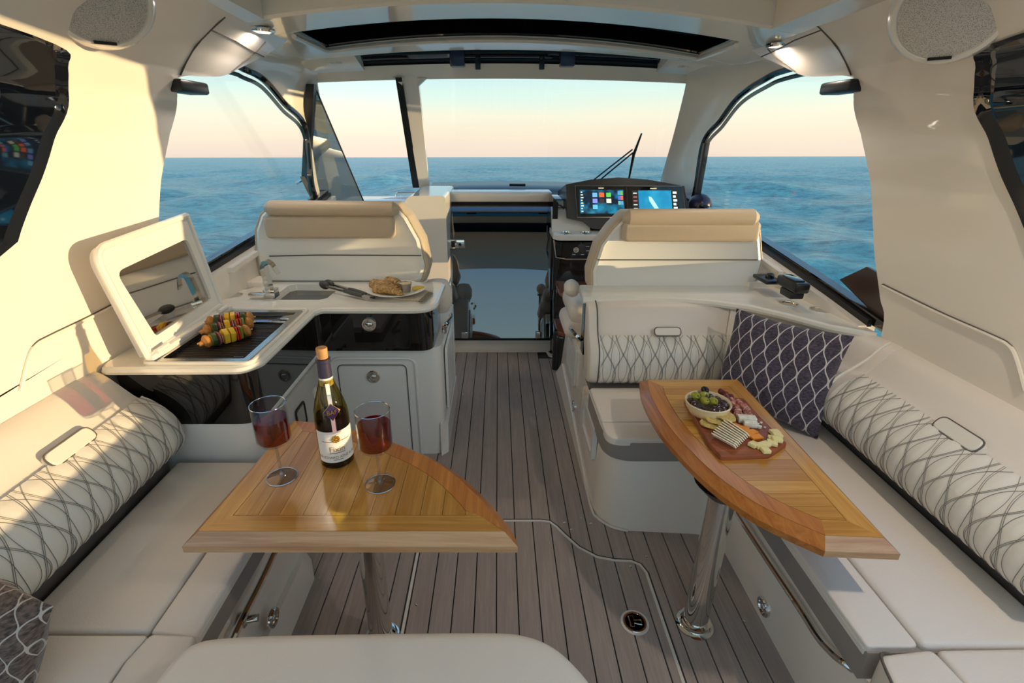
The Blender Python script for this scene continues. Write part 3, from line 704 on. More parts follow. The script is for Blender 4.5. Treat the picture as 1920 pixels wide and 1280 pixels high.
# rounded end of the forward backrest
ep = cat([Vector((d, z, 0)) for d, z in FBP[:-1]+FUP[1:]], 4)
rings = []
for x, e in ((.452, .05), (.458, .02), (.475, .004), (.50, 0)):
    rings.append([Vector((x, 2.255+q.x*(1-e*3)+e*.6, .69+(q.y-.69)*(1-e*.8))) for q in ep])
ob('backrest_end', MB().loft(rings), VIN, ds)
ob('end_piping', MB().tube([Vector((.499, 2.255+q.x-.003, q.y)) for q in ep[:-6]], .003, 6), SEAM, ds)
tab(ds, Py(1251, 622, 2.285), (1, 0, 0), (0, -.8, .5), (0, .5, .8), .13, .042)
# plain corner section
cps = cat([Vector((1.12, 2.255, 0)), Vector((1.26, 2.18, 0)), Vector((1.34, 2.04, 0)), Vector((1.39, 1.90, 0)), Vector((1.405, 1.78, 0))], 6)
cpn = []
for i, p in enumerate(cps):
    tt = (cps[min(i+1, len(cps)-1)]-cps[max(0, i-1)]).normalized(); cpn.append(Vector((-tt.y, tt.x, 0)))
for nm, pfA, pfB in (('corner_roll', FBP, BOLP), ('corner_backrest', FUP, UPP)):
    a_ = cat([Vector((d, z, 0)) for d, z in pfA], 4); b_ = cat([Vector((d, z, 0)) for d, z in pfB], 4)
    rings = []
    for i, (p, n_) in enumerate(zip(cps, cpn)):
        t_ = i/(len(cps)-1); rings.append([p+n_*(q.x*(1-t_)+r_.x*t_)+Vector((0, 0, q.y*(1-t_)+r_.y*t_)) for q, r_ in zip(a_, b_)])
    ob(nm, MB().loft(rings), VIN, ds)
ob('corner_piping', MB().tube([Vector((RB+q.x-.004, 1.79+.0*q.y+(.06*(q.y-.55)/.35), q.y+.003)) for q in cat([Vector((d, z, 0)) for d, z in BOLP[1:]+UPP[2:-2]], 4)], .007, 8), VIN2, ds)
# side face hardware of bench base
def rail(parent, pts, r=.011): return ob('grab_rail', MB().tube(cat(pts, 6), r, 10), CHROME, parent)
rail(ds, [Px(1350, 915, .935), Px(1372, 947, .925), Px(1440, 1050, .925), Px(1500, 1140, .925), Px(1535, 1195, .925), Px(1565, 1228, .93), Px(1590, 1247, .94), Px(1602, 1258, .965)])
def basex(z): return .985-(.04*z/.39)
p = Px(1432, 1137, .972); lt, lc = latch(ds, p, (-1, 0, -.1), .036); ob('latch_button', MB().ball(lc, .013, (.5, 1, 1)), CHROME, lt)
# ---- port sofa
ps = thing('port_sofa', 'port bench sofa with quilted bolster between galley and pillow', 'sofa', (-1.0, 1.2, 0))
ob('base', MB().loft([[Vector(q) for q in ((-.79, -.6, 0), (-.79, 1.48, 0), (-.80, 1.56, 0), (-.86, 1.62, 0), (-1.40, 1.62, 0), (-1.40, -.6, 0))], [Vector(q) for q in ((-.815, -.6, .4), (-.815, 1.5, .4), (-.825, 1.56, .4), (-.87, 1.59, .4), (-1.40, 1.59, .4), (-1.40, -.6, .4))]]), GEL, ps)
ob('base_toe', MB().loft([[Vector(q) for q in ((-.752, 1.0, 0), (-.752, 1.50, 0), (-.80, 1.60, 0), (-.9, 1.60, 0), (-.9, 1.0, 0))], [Vector(q) for q in ((-.775, 1.0, .12), (-.775, 1.46, .12), (-.81, 1.56, .12), (-.9, 1.58, .12), (-.9, 1.0, .12))]]), GEL, ps)
cushion('seat_skirt', rounded([(-.772, .88), (-1.24, .88), (-1.24, 1.595), (-.772, 1.595)], .012), .40, .488, SKIRT, ps, .006, 2)
cushion('seat_cushion', rounded([(-.897, .883), (-1.245, .883), (-1.245, 1.597), (-.897, 1.597)], .015), .47, .507, VIN, ps)
cushion('seat_front_roll', rounded([(-.768, .87), (-.892, .883), (-.892, 1.597), (-.768, 1.597)], .012), .47, .503, VIN, ps, .02)
ob('skirt_piping', MB().tube([Vector((-.7695, .88, .489)), Vector((-.7695, 1.59, .489))], .003, 6), VIN2, ps)
cushion('aft_seat_cushion', rounded([(-.885, .872), (-.90, .80), (-.90, .70), (-.86, .3), (-1.27, .3), (-1.27, .872)], [.01, .04, .04, 0, 0, .02]), .40, .512, VIN, ps, .025)
cushion('aft_seat_roll', rounded([(-.765, .868), (-.88, .874), (-.895, .80), (-.89, .70), (-.85, .3), (-.74, .3), (-.75, .80)], [.01, .02, .04, .04, 0, 0, .02]), .40, .515, VIN, ps, .025)
ob('back_strip', MB().prism([(-1.285, .3), (-1.285, 1.60), (-1.40, 1.60), (-1.40, .3)], .46, .64), STRIP, ps)
LB = -1.25
quilt_surface((LB, .30), (LB, 1.60), (-1, 0), [(d, z) for d, z in BOLP], ps)
upper((LB, 1.60), (LB, .30), (-1, 0), ps)
tab(ps, Px(132, 838, -1.307), (0, 1, 0), (.75, 0, .65), (-.65, 0, .75), .17, .05)
rail(ps, [Px(515, 1035, -.765), Px(490, 1090, -.765), Px(452, 1165, -.765), Px(430, 1215, -.77)])
p = Px(452, 1163, -.80); ob('rail_mount', MB().lathe([(.026, 0), (.024, .012), (.014, .02), (.012, .05)], p, ax=(1, .2, 0)), CHROME, ps)
p = Px(512, 1158, -.766); lt, lc = latch(ps, p, (1, 0, -.05), .034); ob('latch_button', MB().ball(lc, .012, (.5, 1, 1)), CHROME, lt)
# ---- aft backrest in the foreground
fg = thing('aft_bench_backrest', 'pale padded bench end in the foreground at the bottom of the picture', 'bench', (-.3, .5, 0))
outl = [Pz(u, v, .60) for u, v in ((255, 1330), (290, 1270), (330, 1224), (365, 1199), (420, 1188), (560, 1182), (900, 1178), (985, 1184), (1040, 1206), (1085, 1245), (1120, 1290), (1140, 1340))]
ol = [(p.x, p.y) for p in cat(outl, 4)]+[(.22, .30), (-.74, .30)]
ob('pad', MB().prism(ol, .45, .612, bev=.05, seg=5), VIN, fg)
ob('pad_piping', MB().tube([Vector((x*.985-.003, y-.03, .613)) for x, y in ol[2:-2]], .0025, 6), SEAM, fg) if False else None
ob('bench_base', MB().prism([(-.66, .32), (.16, .32), (.16, .66), (-.66, .66)], 0, .46), GEL, fg)
# ================================================================== TABLES
def clip(poly, a, b_, ax):
    def half(P, s_, v):
        out = []
        for i in range(len(P)):
            p, q = P[i-1], P[i]; ip, iq = (p[ax]-v)*s_ >= 0, (q[ax]-v)*s_ >= 0
            if ip != iq: t = (v-p[ax])/(q[ax]-p[ax]); out.append((p[0]+(q[0]-p[0])*t, p[1]+(q[1]-p[1])*t))
            if iq: out.append(q)
        return out
    return half(half(poly, 1, a), -1, b_)
def offset(poly, d, corners=None):
    n = len(poly); out = []
    ar = sum(poly[i][0]*poly[(i+1) % n][1]-poly[(i+1) % n][0]*poly[i][1] for i in range(n)); sg = 1 if ar > 0 else -1
    for i in range(n):
        p = Vector(poly[i]); a = Vector(poly[i-1]); c = Vector(poly[(i+1) % n])
        e1 = (p-a).normalized(); e2 = (c-p).normalized(); n1 = Vector((-e1.y, e1.x))*sg; n2 = Vector((-e2.y, e2.x))*sg
        b_ = (n1+n2); l = b_.length; b_ = b_/l; k = d/max(.35, b_.dot(n1)); out.append(tuple(p+b_*k))
    if corners:
        fix = list(out)
        for i in range(n):
            if i in corners: continue
            for j in range(n):
                a = Vector(poly[j]); e1 = (Vector(poly[(j+1) % n])-a).normalized(); nn_ = Vector((-e1.y, e1.x))*sg
                if (Vector(out[i])-a).dot(nn_) < d-.0015:
                    fix[i] = out[min(corners, key=lambda q: min((q-i) % n, (i-q) % n))]; break
        out = fix
    return out
def table(name, lab, outl, corners, TZ, ax, strip, label_parent_loc, pole, poler, mstrip, medge, mframe):
    t_ = thing(name, lab, 'table', (*pole, 0))
    ch = .030; inn = offset(outl, ch, corners); fr = offset(outl, ch+.058, corners)
    n = len(outl)
    rings = [[Vector((x, y, TZ-.052)) for x, y in offset(outl, .012)], [Vector((x, y, TZ-.046)) for x, y in outl], [Vector((x, y, TZ-.026)) for x, y in outl], [Vector((x, y, TZ-.002)) for x, y in inn], [Vector((x, y, TZ-.010)) for x, y in offset(outl, ch+.004, corners)]]
    # edge band, split at the corners so end grain and long grain differ
    cs = sorted(corners); top = None
    bm_ = MB().add([Vector((x, y, TZ-.05)) for x, y in offset(outl, .014)]+[Vector((x, y, TZ-.008)) for x, y in offset(outl, ch+.002, corners)], [tuple(range(n))[::-1], tuple(range(n, 2*n))]+[(i, (i+1) % n, n+(i+1) % n, n+i) for i in range(n)])
    ob('tabletop', bm_, medge[0], t_)
    for ci in range(len(cs)):
        i0, i1 = cs[ci], cs[(ci+1) % len(cs)]; idx = list(range(i0, i1+1)) if i1 > i0 else list(range(i0, n))+list(range(0, i1+1))
        ob('edge_band', MB().loft([[r[i] for r in rings] for i in idx]), medge[ci], t_, sharp=30)
        r2 = [[Vector((*inn[i], TZ-.008)), Vector((*inn[i], TZ)), Vector((*fr[i], TZ)), Vector((*fr[i], TZ-.008))] for i in idx]
        ob('border_board', MB().loft(r2), mframe[ci], t_, sharp=30)
    frp = [q for i, q in enumerate(offset(outl, ch+.0595, corners)) if i == 0 or (Vector(q)-Vector(offset(outl, ch+.0595, corners)[i-1])).length > 1e-5]
    lo = min(p[ax] for p in frp); hi = max(p[ax] for p in frp); k = 0
    a = lo
    while a < hi-.004:
        w_ = strip*random.uniform(.85, 1.15); b_ = min(hi, a+w_)
        if hi-b_ < strip*.4: b_ = hi
        pl = clip(frp, a+.0006, b_-.0006, ax)
        if len(pl) > 2: ob('inlay_strip', MB().add([Vector((*p, TZ-.008)) for p in pl]+[Vector((*p, TZ)) for p in pl], [tuple(range(len(pl)))[::-1], tuple(range(len(pl), 2*len(pl)))]+[(i, (i+1) % len(pl), len(pl)+(i+1) % len(pl), len(pl)+i) for i in range(len(pl))]), mstrip, t_)
        a = b_
    ob('pole', MB().lathe([(poler, .012), (poler, TZ-.12), (poler*.98, TZ-.05)], (*pole, 0), n=28), CHROME, t_)
    ob('pole_bracket', MB().lathe([(poler*1.2, TZ-.10), (poler*2.2, TZ-.053)], (*pole, 0), n=24), BLACKM, t_)
    fl = ob('floor_flange', MB().lathe([(.066, 0), (.066, .003), (.058, .005), (.052, .010), (poler*1.25, .012), (poler*1.25, .03), (poler, .034)], (*pole, 0), n=32), CHROME, t_)
    for q in range(5):
        a_ = q*2*PI/5+.4; ob('flange_screw', MB().lathe([(.005, .009), (.004, .0125), (.001, .013)], (pole[0]+.05*math.cos(a_), pole[1]+.05*math.sin(a_), 0), n=8), STEEL, fl)
    return t_
TZ = .70
lo_ = [Pz(u, v, TZ) for u, v in ((545, 781), (620, 784), (700, 799), (800, 828), (870, 864), (925, 915), (960, 962), (976, 1000))]
pl = [(-.835, 1.0), (.045, 1.0)]
cl = cat([Vector((-.78, 1.615, 0)), Vector((-.68, 1.60, 0)), Vector((-.515, 1.55, 0)), Vector((-.31, 1.445, 0)), Vector((-.155, 1.33, 0)), Vector((-.04, 1.19, 0)), Vector((.035, 1.06, 0)), Vector((.052, 1.0, 0))], 4)
poly = [(p.x, p.y) for p in cl][::-1]        # from near right corner round to far left
outl = poly+[(-.836, 1.0)]
n_ = len(outl)
ci = [0, len(poly)-1, len(poly)]
LTAB = table('cocktail_table', 'wedge shaped varnished teak table carrying the wine bottle', outl, ci, TZ, 0, .062, None, (-.42, 1.24), .04, TEAKY, [TEAKE, TEAKE, TEAKEX], [TEAKE, TEAKY, TEAKX])
cl = cat([Vector(q) for q in ((.622, 1.945, 0), (.594, 1.80, 0), (.588, 1.62, 0), (.605, 1.45, 0), (.655, 1.25, 0), (.735, 1.10, 0), (.855, .985, 0))], 4)
outl = [(p.x, p.y) for p in cl]+[(1.045, .975), (1.065, 1.945)]
LN = len(cl)
RTAB = table('dinette_table', 'long tapered varnished teak table carrying the snack board', outl, [0, LN-1, LN, LN+1], TZ, 1, .052, None, (.729, 1.295), .043, TEAKX, [TEAKE, TEAKEX, TEAKE, TEAKEX], [TEAKE, TEAKX, TEAKY, TEAKX])
p = Pz(1275, 860, .655); ob('table_latch', MB().ball((.625, 1.62, .635), .016, (1, 1.4, 1)), BLACKM, RTAB)
# ================================================================== GALLEY
CZ = .905
ga = thing('galley_cabinet', 'white galley cabinet with glossy black upper band under the port counter', 'cabinet', (-.9, 2.4, 0))
low = rounded([(-.30, 2.36), (-.29, 3.10), (-.62, 3.10), (-.62, 2.72), (-1.40, 2.72), (-1.40, 1.635), (-.93, 1.635), (-.925, 2.36)], [.07, .04, 0, 0, 0, 0, .07, .04], 6)
ob('body', MB().prism(low, 0, .655), WHITE, ga)
up = rounded([(-.335, 2.325), (-.33, 2.70), (-1.40, 2.70), (-1.40, 1.63), (-.915, 1.63), (-.915, 2.325)], [.075, .03, 0, 0, .085, .03], 8)
ob('black_band', MB().prism(up, .655, .872), BLACK, ga)
ob('toe_skirt', MB().loft([[Vector(q) for q in ((-.283, 2.38, 0), (-.283, 3.08, 0), (-.32, 3.08, 0), (-.32, 2.34, 0))], [Vector(q) for q in ((-.283, 2.42, .16), (-.283, 3.02, .16), (-.32, 3.05, .20), (-.32, 2.36, .20))]]), WHITE, ga)
def rframe(y, u0, u1, v0, v1, r=.03):
    a, b_ = Py(u0, v0, y), Py(u1, v1, y); return rrect(a.x, b_.x, b_.z, a.z, r)
# black drawer
fy = 2.3245
dr = ob('drawer', MB().prism(rframe(fy, 619, 768, 588, 651, .012), fy-.004, fy+.004, axis=1), BLACK, ga)
ob('drawer_joint', MB().tube([Vector((x, fy-.0005, z)) for x, z in rframe(fy, 618, 769, 587, 652, .012)], .002, 6, closed=True), BLACKM, ga)
lt, lc = latch(dr, Py(692, 608, fy-.006), (0, -1, 0), .037); ob('latch_button', MB().ball(lc, .02, (1, .4, .8)), CHROME, dr)
# white door with raised moulding
fy = 2.3595
ob('door_moulding', MB().tube([Vector((x, fy-.002, z)) for x, z in rframe(fy, 620, 795, 671, 900, .05)], .009, 8, closed=True), WHITE, ga)
do = ob('cabinet_door', MB().prism(rframe(fy, 634, 776, 686, 890, .03), fy-.006, fy, axis=1, bev=0), WHITE, ga)
ob('door_joint', MB().tube([Vector((x, fy-.001, z)) for x, z in rframe(fy, 632, 778, 684, 892, .03)], .0028, 6, closed=True), SEAM, ga)
lt, lc = latch(do, Py(700, 706, fy-.008), (0, -1, 0), .036); ob('latch_button', MB().ball(lc, .019, (1, .4, .8)), CHROME, do)
# fridge door on the inboard face
fx = -.9235
fd = ob('fridge_door', MB().prism(rrect(1.72, 2.27, .10, .62, .02), fx, fx+.012, axis=0), mat('fridge_grey', (196, 192, 186), .25, metal=.3), ga)
a, b_ = Px(545, 728, fx+.013), Px(562, 775, fx+.013)
ob('fridge_pull', MB().tube([Vector((fx+.014, y, z)) for y, z in rrect(1.93, 2.03, .42, .53, .015)], .006, 8, closed=True), BLACKM, fd)
ob('pull_plate', MB().prism(rrect(1.94, 2.02, .43, .52, .01), fx+.011, fx+.016, axis=0), STEEL, fd)
ob('fridge_badge', MB().prism(rrect(2.16, 2.20, .47, .52, .01), fx+.012, fx+.0145, axis=0), TRIMW, fd)
ob('fridge_gap', MB().box((fx, 2.275, .06), (fx+.004, 2.30, .62)), BLACKM, ga)
# side vent
vx = -.292
vt = ob('vent_frame', MB().plate([rrect(2.48, 2.92, .22, .60, .03), rrect(2.52, 2.88, .25, .57, .015)], vx, vx+.014, axis=0), WHITE, ga)
ob('vent_back', MB().box((vx, 2.5, .23), (vx+.003, 2.9, .59)), GAP, vt)
for i in range(11):
    z = .262+i*.029; ob('vent_slat', MB().box((vx+.002, 2.515, z), (vx+.012, 2.885, z+.016), 0, M=None), WHITE, vt)
ob('grab_handle', MB().tube(cat([Px(833, 622, -.27), Px(834, 612, -.255), Px(841, 602, -.25), Px(845, 596, -.255), Px(845, 590, -.275)], 5), .012, 8), CHROME, ga)
# countertop with sink cut-out
sk_ = [(-1.135, 2.40), (-.905, 2.40), (-.875, 2.43), (-.865, 2.64), (-.89, 2.67), (-1.13, 2.68), (-1.16, 2.65), (-1.16, 2.43)]
sk_ = rounded(sk_, .015, 3)
ct = rounded([(-.315, 2.285), (-.31, 2.70), (-.34, 2.735), (-1.445, 2.735), (-1.445, 2.20), (-1.44, 1.66), (-1.42, 1.615), (-.93, 1.622), (-.89, 1.68), (-.885, 2.24), (-.86, 2.285)], [.11, .03, .02, 0, 0, .02, .02, .06, .05, .03, .03], 7)
gr_ = rrect(-1.262, -.935, 1.668, 2.215, .012, 3)
cups = [[(-1.39+.042*math.cos(a*PI/8), 2.615+.042*math.sin(a*PI/8)) for a in range(16)], [(-1.38+.042*math.cos(a*PI/8), 2.47+.042*math.sin(a*PI/8)) for a in range(16)]]
cto = thing('galley_counter', 'white solid-surface galley countertop with sink and grill cut-outs', 'countertop', (-.9, 2.4, .872))
ob('slab', MB().plate([ct, sk_[::-1], gr_[::-1]]+[c_[::-1] for c_ in cups], .872, CZ), STONE, cto)
ob('slab_edge', MB().tube([Vector((x, y, .8885)) for x, y in ct], .0155, 8, closed=True), STONE, cto)
ob('grill_rim', MB().tube([Vector((x, y, CZ+.002)) for x, y in rrect(-1.30, -.905, 1.64, 2.245, .03, 5)], .008, 8, closed=True), STONE, cto)
sb = ob('sink_basin', MB().loft([[Vector((x, y, CZ-.004)) for x, y in sk_], [Vector((-1.015+(x+1.015)*.95, 2.54+(y-2.54)*.95, CZ-.04)) for x, y in sk_], [Vector((-1.015+(x+1.015)*.9, 2.54+(y-2.54)*.9, CZ-.075)) for x, y in sk_]], caps=False).add([Vector((-1.015+(x+1.015)*.9, 2.54+(y-2.54)*.9, CZ-.075)) for x, y in sk_], [tuple(range(len(sk_)))]), STONE, cto)
ob('drain', MB().lathe([(.025, 0), (.025, .004), (.001, .002)], (-1.0, 2.54, CZ-.075)), CHROME, sb)
for c_ in cups:
    cx_ = sum(p[0] for p in c_)/16; cy_ = sum(p[1] for p in c_)/16
    cu = ob('cup_holder', MB().lathe([(.05, CZ), (.05, CZ+.003), (.044, CZ+.003), (.042, CZ-.004), (.04, CZ-.03), (.001, CZ-.03)], (cx_, cy_, 0)), CHROME, cto)
fa = thing('faucet', 'chrome waterfall faucet beside the galley sink', 'faucet', (-1.165, 2.44, CZ))
p0 = Vector((-1.165, 2.445, CZ))
ob('faucet_base', MB().box(p0+Vector((-.03, -.03, 0)), p0+Vector((.03, .03, .045)), .005), CHROME, fa)
sp = cat([p0+Vector(q) for q in ((-.005, 0, .04), (-.010, 0, .11), (-.012, 0, .165), (.005, 0, .185), (.03, .0, .175), (.05, 0, .13))], 5)
ob('spout', MB().loft([[q+Vector((0, -.022, 0))+o_, q+Vector((0, .022, 0))+o_, q+Vector((0, .022, 0))-o_, q+Vector((0, -.022, 0))-o_] for q, o_ in zip(sp, [Vector((-.012, 0, 0))]*11+[Vector((-.006, 0, .008))]*(len(sp)-11))]), CHROME, fa)
ob('lever', MB().box(p0+Vector((-.10, -.045, .01)), p0+Vector((-.02, -.012, .032)), .004), CHROME, fa)
# ---- grill
gl = thing('built_in_grill', 'electric grill with raised white mirrored lid set in the galley counter', 'grill', (-1.1, 1.93, .86))
ob('grill_tray', MB().box((-1.262, 1.668, .855), (-.935, 2.215, .868)), BLACKM, gl)
ob('grill_frame', MB().plate([rrect(-1.275, -.922, 1.655, 2.228, .02), rrect(-1.25, -.947, 1.68, 2.20, .01)[::-1]], .862, CZ+.004), STEEL, gl)
bar0 = None
for i in range(24):
    y = 1.686+i*.0168
    if bar0 is None: bar0 = ob('grate_bar', MB().box((-1.25, y, .872), (-.948, y+.0105, .892), .002, 1), GRATE, gl)
    else: inst(bar0, 'grate_bar', gl, Vector((0, i*.0168, 0)))
ob('drip_tray', MB().box((-1.25, 2.10, .87), (-.948, 2.115, .898), .002), STEEL, gl)
ob('tray_plate', MB().box((-1.25, 2.12, .87), (-.948, 2.195, .888), .002), mat('blue_steel', (120, 140, 170), .15, metal=1), gl)
ob('control_box', MB().box((-1.00, 2.13, .885), (-.955, 2.19, .901), .003), STEEL, gl)
# lid: tilted frame hinged on the outboard edge
A0 = Vector((-1.282, 1.655, CZ+.02))
MLID = Matrix.Translation(A0) @ Matrix.Rotation(math.radians(4), 4, 'Z') @ Matrix.Rotation(math.radians(-8), 4, 'Y')
lo1 = rounded([(0, 0), (.60, 0), (.60, .425), (-.03, .405)], [.01, .01, .008, .07], 7)
li1 = rounded([(.085, .05), (.545, .05), (.535, .335), (.03, .315)], [.02, .02, .035, .035], 5)
lid = ob('lid', MB().plate([lo1, li1[::-1]], -.03, 0, axis=0, M=MLID), WHITE, gl)
ob('lid_back', MB().plate([rounded([(.01, .01), (.59, .01), (.59, .415), (-.02, .395)], [.01, .01, .01, .06], 6)], -.032, -.018, axis=0, M=MLID), WHITE, lid)
ob('lid_rim', MB().tube([MLID @ Vector((-.002, y, z)) for y, z in lo1], .013, 8, closed=True), WHITE, lid)
ob('lid_mirror', MB().plate([li1], -.016, -.012, axis=0, M=MLID), MIRR, lid)
ob('hinge_bar', MB().box((-1.300, 1.65, CZ), (-1.262, 2.24, CZ+.028), .008), WHITE, gl)
for y in (1.68, 2.13): ob('hinge', MB().tube([Vector((-1.268, y, CZ+.03)), Vector((-1.268, y+.07, CZ+.03))], .011, 8), WHITE, gl)
# ================================================================== HELM SEATS
def pxline(pp, y): return [Py(u, v, y) for u, v in pp]
def helm_seat(name, lab, y, outl_px, roll_px, pad_px, shell_line, mt_pad):
    o2 = rounded([(p.x, p.z) for p in pxline(outl_px, y)], .03, 4)
    cx_ = sum(p[0] for p in o2)/len(o2); zb = min(p[1] for p in o2)
    t_ = thing(name, lab, 'seat', (cx_, y, 0), 'helm seats')
    cz_ = sum(p[1] for p in o2)/len(o2)
    def sc_(k, dy, kz=None): return [Vector((cx_+(x-cx_)*k, y+dy, cz_+(z-cz_)*(kz or k))) for x, z in o2]
    ob('backrest', MB().loft([sc_(.95, .0), sc_(.985, .012), sc_(1.0, .04), sc_(1.0, .13), sc_(.97, .16), sc_(.9, .17)]), TAUPE, t_)
    ob('back_shell', MB().loft([sc_(.955, .004), sc_(.945, -.012), sc_(.915, -.020), sc_(.90, -.016)]), WHITE, t_)
    ob('back_piping', MB().tube(sc_(.962, -.002), .007, 8, closed=True), TAUPE, t_)
    # moulded step line in the shell
    a = pxline(shell_line, y-.019)
    ob('shell_crease', MB().tube(a, .0035, 6), SEAM, t_)
    p0, p1 = Py(*roll_px[0], y-.03), Py(*roll_px[1], y-.03); r = roll_px[2]
    nn = 24; path = [p0.lerp(p1, i/nn) for i in range(nn+1)]; rr = [r*(1-max(0, 1-min(i, nn-i)/1.2)**2*.55) for i in range(nn+1)]
    ob('headrest_roll', MB().tube(path, rr, 14), mt_pad, t_)
    a, b_ = Py(*pad_px[0], y-.03), Py(*pad_px[1], y-.03)
    ob('back_pad', MB().prism(rrect(a.x, b_.x, b_.z, a.z, .03), -(y-.018), -(y-.062), axis=1, bev=.02, seg=4, M=Matrix.Scale(-1, 4, (0, 1, 0))), mt_pad, t_)
    return t_, cx_
hs, c1 = helm_seat('helm_chair', 'double helm seat with taupe headrest behind the galley sink', 2.76,
    [(486, 530), (476, 480), (474, 430), (484, 400), (503, 382), (748, 382), (770, 405), (795, 450), (806, 500), (798, 531)], ((497, 390), (748, 392), .042), ((495, 404), (743, 446)), [(505, 480), (600, 478), (790, 479)], TAUPE)
ob('seat_cushion', MB().box((-1.33, 2.86, .60), (-.40, 3.35, .76), .05, 4), VIN, hs); ob('seat_pedestal', MB().box((-1.25, 2.80, 0), (-.66, 3.3, .62), .03), GEL, hs)
ob('seat_wing', MB().lathe([(.001, -.1), (.06, -.09), (.085, -.04), (.085, .04), (.06, .09), (.001, .1)], (-.355, 2.80, .80), ax=(0, 0, 1)), VIN, hs)
hr, c2 = helm_seat('helm_chair', 'double helm seat with sunlit tan headrest behind the starboard counter', 2.66,
    [(1104, 545), (1103, 510), (1120, 458), (1145, 425), (1172, 398), (1418, 398), (1430, 430), (1434, 490), (1418, 545)], ((1168, 408), (1421, 408), .046), ((1168, 414), (1418, 452)), [(1120, 487), (1200, 487), (1420, 487)], TAUPE)
ob('seat_cushion', MB().box((.43, 2.78, .62), (1.36, 3.22, .74), .05, 4), VIN, hr)
ob('seat_bolster', MB().box((.40, 2.76, .53), (1.36, 3.12, .64), .05, 4), SKIRT if False else VIN, hr)
ob('armrest', MB().ball((.44, 2.86, .83), .06, (.8, 1.6, .8)), VIN, hr)
# ================================================================== STARBOARD UNIT
su = thing('helm_pedestal', 'white cabinet under the starboard helm seat with vent grille and chrome handle', 'cabinet', (.9, 2.9, 0))
ob('body', MB().prism([(2.46, 0), (3.38, 0), (3.30, .12), (3.12, .5), (3.0, .535), (2.56, .55), (2.50, .86), (2.46, .868)], .462, 1.40, axis=0), GEL, su)
ob('toe_skirt', MB().loft([[Vector(q) for q in ((.447, 1.95, 0), (.440, 3.40, 0), (.48, 3.40, 0), (.48, 1.95, 0))], [Vector(q) for q in ((.455, 2.35, .03), (.452, 3.2, .17), (.48, 3.2, .17), (.48, 2.35, .03))]]), GEL, su)
vx = .4615
a = (2.66, 2.95, .32, .52)
vt = ob('vent_frame', MB().plate([rrect(2.62, 2.98, .28, .54, .03), rrect(2.66, 2.94, .32, .50, .015)[::-1]], vx-.014, vx, axis=0), WHITE, su)
for i in range(9):
    y = 2.672+i*.031; ob('vent_slat', MB().box((vx-.011, y, .315), (vx-.003, y+.015, .505)), WHITE, vt)
for i in range(4): z = .35+i*.04; ob('vent_cross_slat', MB().box((vx-.009, 2.655, z), (vx-.002, 2.945, z+.012)), WHITE, vt)
v2 = ob('access_frame', MB().plate([rrect(1.99, 2.30, .22, .40, .02), rrect(2.02, 2.27, .25, .37, .012)[::-1]], .448, .47, axis=0), WHITE, su)
ob('access_panel', MB().box((.455, 2.015, .245), (.462, 2.275, .375)), GEL, v2)
lt, lc = latch(su, (vx-.002, 2.62, .16), (-1, 0, 0), .036); ob('latch_button', MB().ball(lc, .014, (.5, 1, 1)), CHROME, su)
ob('grab_handle', MB().tube(cat([Px(1067, 606, .455), Px(1068, 614, .43), Px(1075, 622, .425), Px(1085, 634, .43), Px(1086, 638, .45)], 5), .012, 8), CHROME, su)
ob('blue_black_edge', MB().prism([(2.40, .60), (2.48, .60), (2.50, .87), (2.44, .88)], .448, .462, axis=0), BLACK, su)
# counter
sc2 = thing('starboard_counter', 'white ledge counter with two cup holders behind the dinette backrest', 'countertop', (1.0, 2.5, .885))
c2o = [(.435, 2.44), (.80, 2.445), (.95, 2.43), (1.10, 2.385), (1.24, 2.31), (1.36, 2.18), (1.46, 2.04), (1.595, 1.94), (1.595, 2.66), (.45, 2.66)]
cps_ = []
for u, v in ((1478, 570), (1538, 582)):
    p = Pz(u, v, .905); cps_.append((p.x, p.y))
ch_ = [[(x+.042*math.cos(-a*PI/8), y+.042*math.sin(-a*PI/8)) for a in range(16)] for x, y in cps_]
ob('slab', MB().plate([rounded(c2o, [.03]+[.0]*7+[0, .02], 4)]+ch_, .872, .908), STONE, sc2)
ob('slab_edge', MB().tube([Vector((x, y, .890)) for x, y in c2o[:8]], .018, 8), STONE, sc2)
for x, y in cps_: ob('cup_holder', MB().lathe([(.047, .906), (.047, .911), (.041, .911), (.04, .90), (.038, .872), (.001, .872)], (x, y, 0)), CHROME, sc2)
# radio handset and control on the ledge
rh = thing('vhf_handset', 'black handheld radio in its holder on the starboard ledge', 'radio', Px(1487, 533, 1.44))
p = Px(1487, 530, 1.43)
ob('handset_body', MB().box(p+Vector((-.035, -.09, -.03)), p+Vector((.035, .09, .02)), .012, 3), BLACKM, rh)
ob('handset_face', MB().box(p+Vector((-.028, -.06, .018)), p+Vector((.02, .06, .028)), .005), BLACK, rh); ob('handset_cradle', MB().box(p+Vector((-.03, -.05, -.07)), p+Vector((.04, .05, -.03)), .01), BLACKM, rh)
kn = thing('control_knob', 'small black rotary control forward of the radio on the ledge', 'knob', Px(1445, 518, 1.42))
p = Px(1443, 520, 1.42); ob('knob_plate', MB().box(p+Vector((-.05, -.07, -.02)), p+Vector((.04, .08, 0)), .006), BLACKM, kn); ob('knob_cap', MB().lathe([(.022, 0), (.022, .014), (.016, .02), (.001, .02)], p), BLACK, kn)
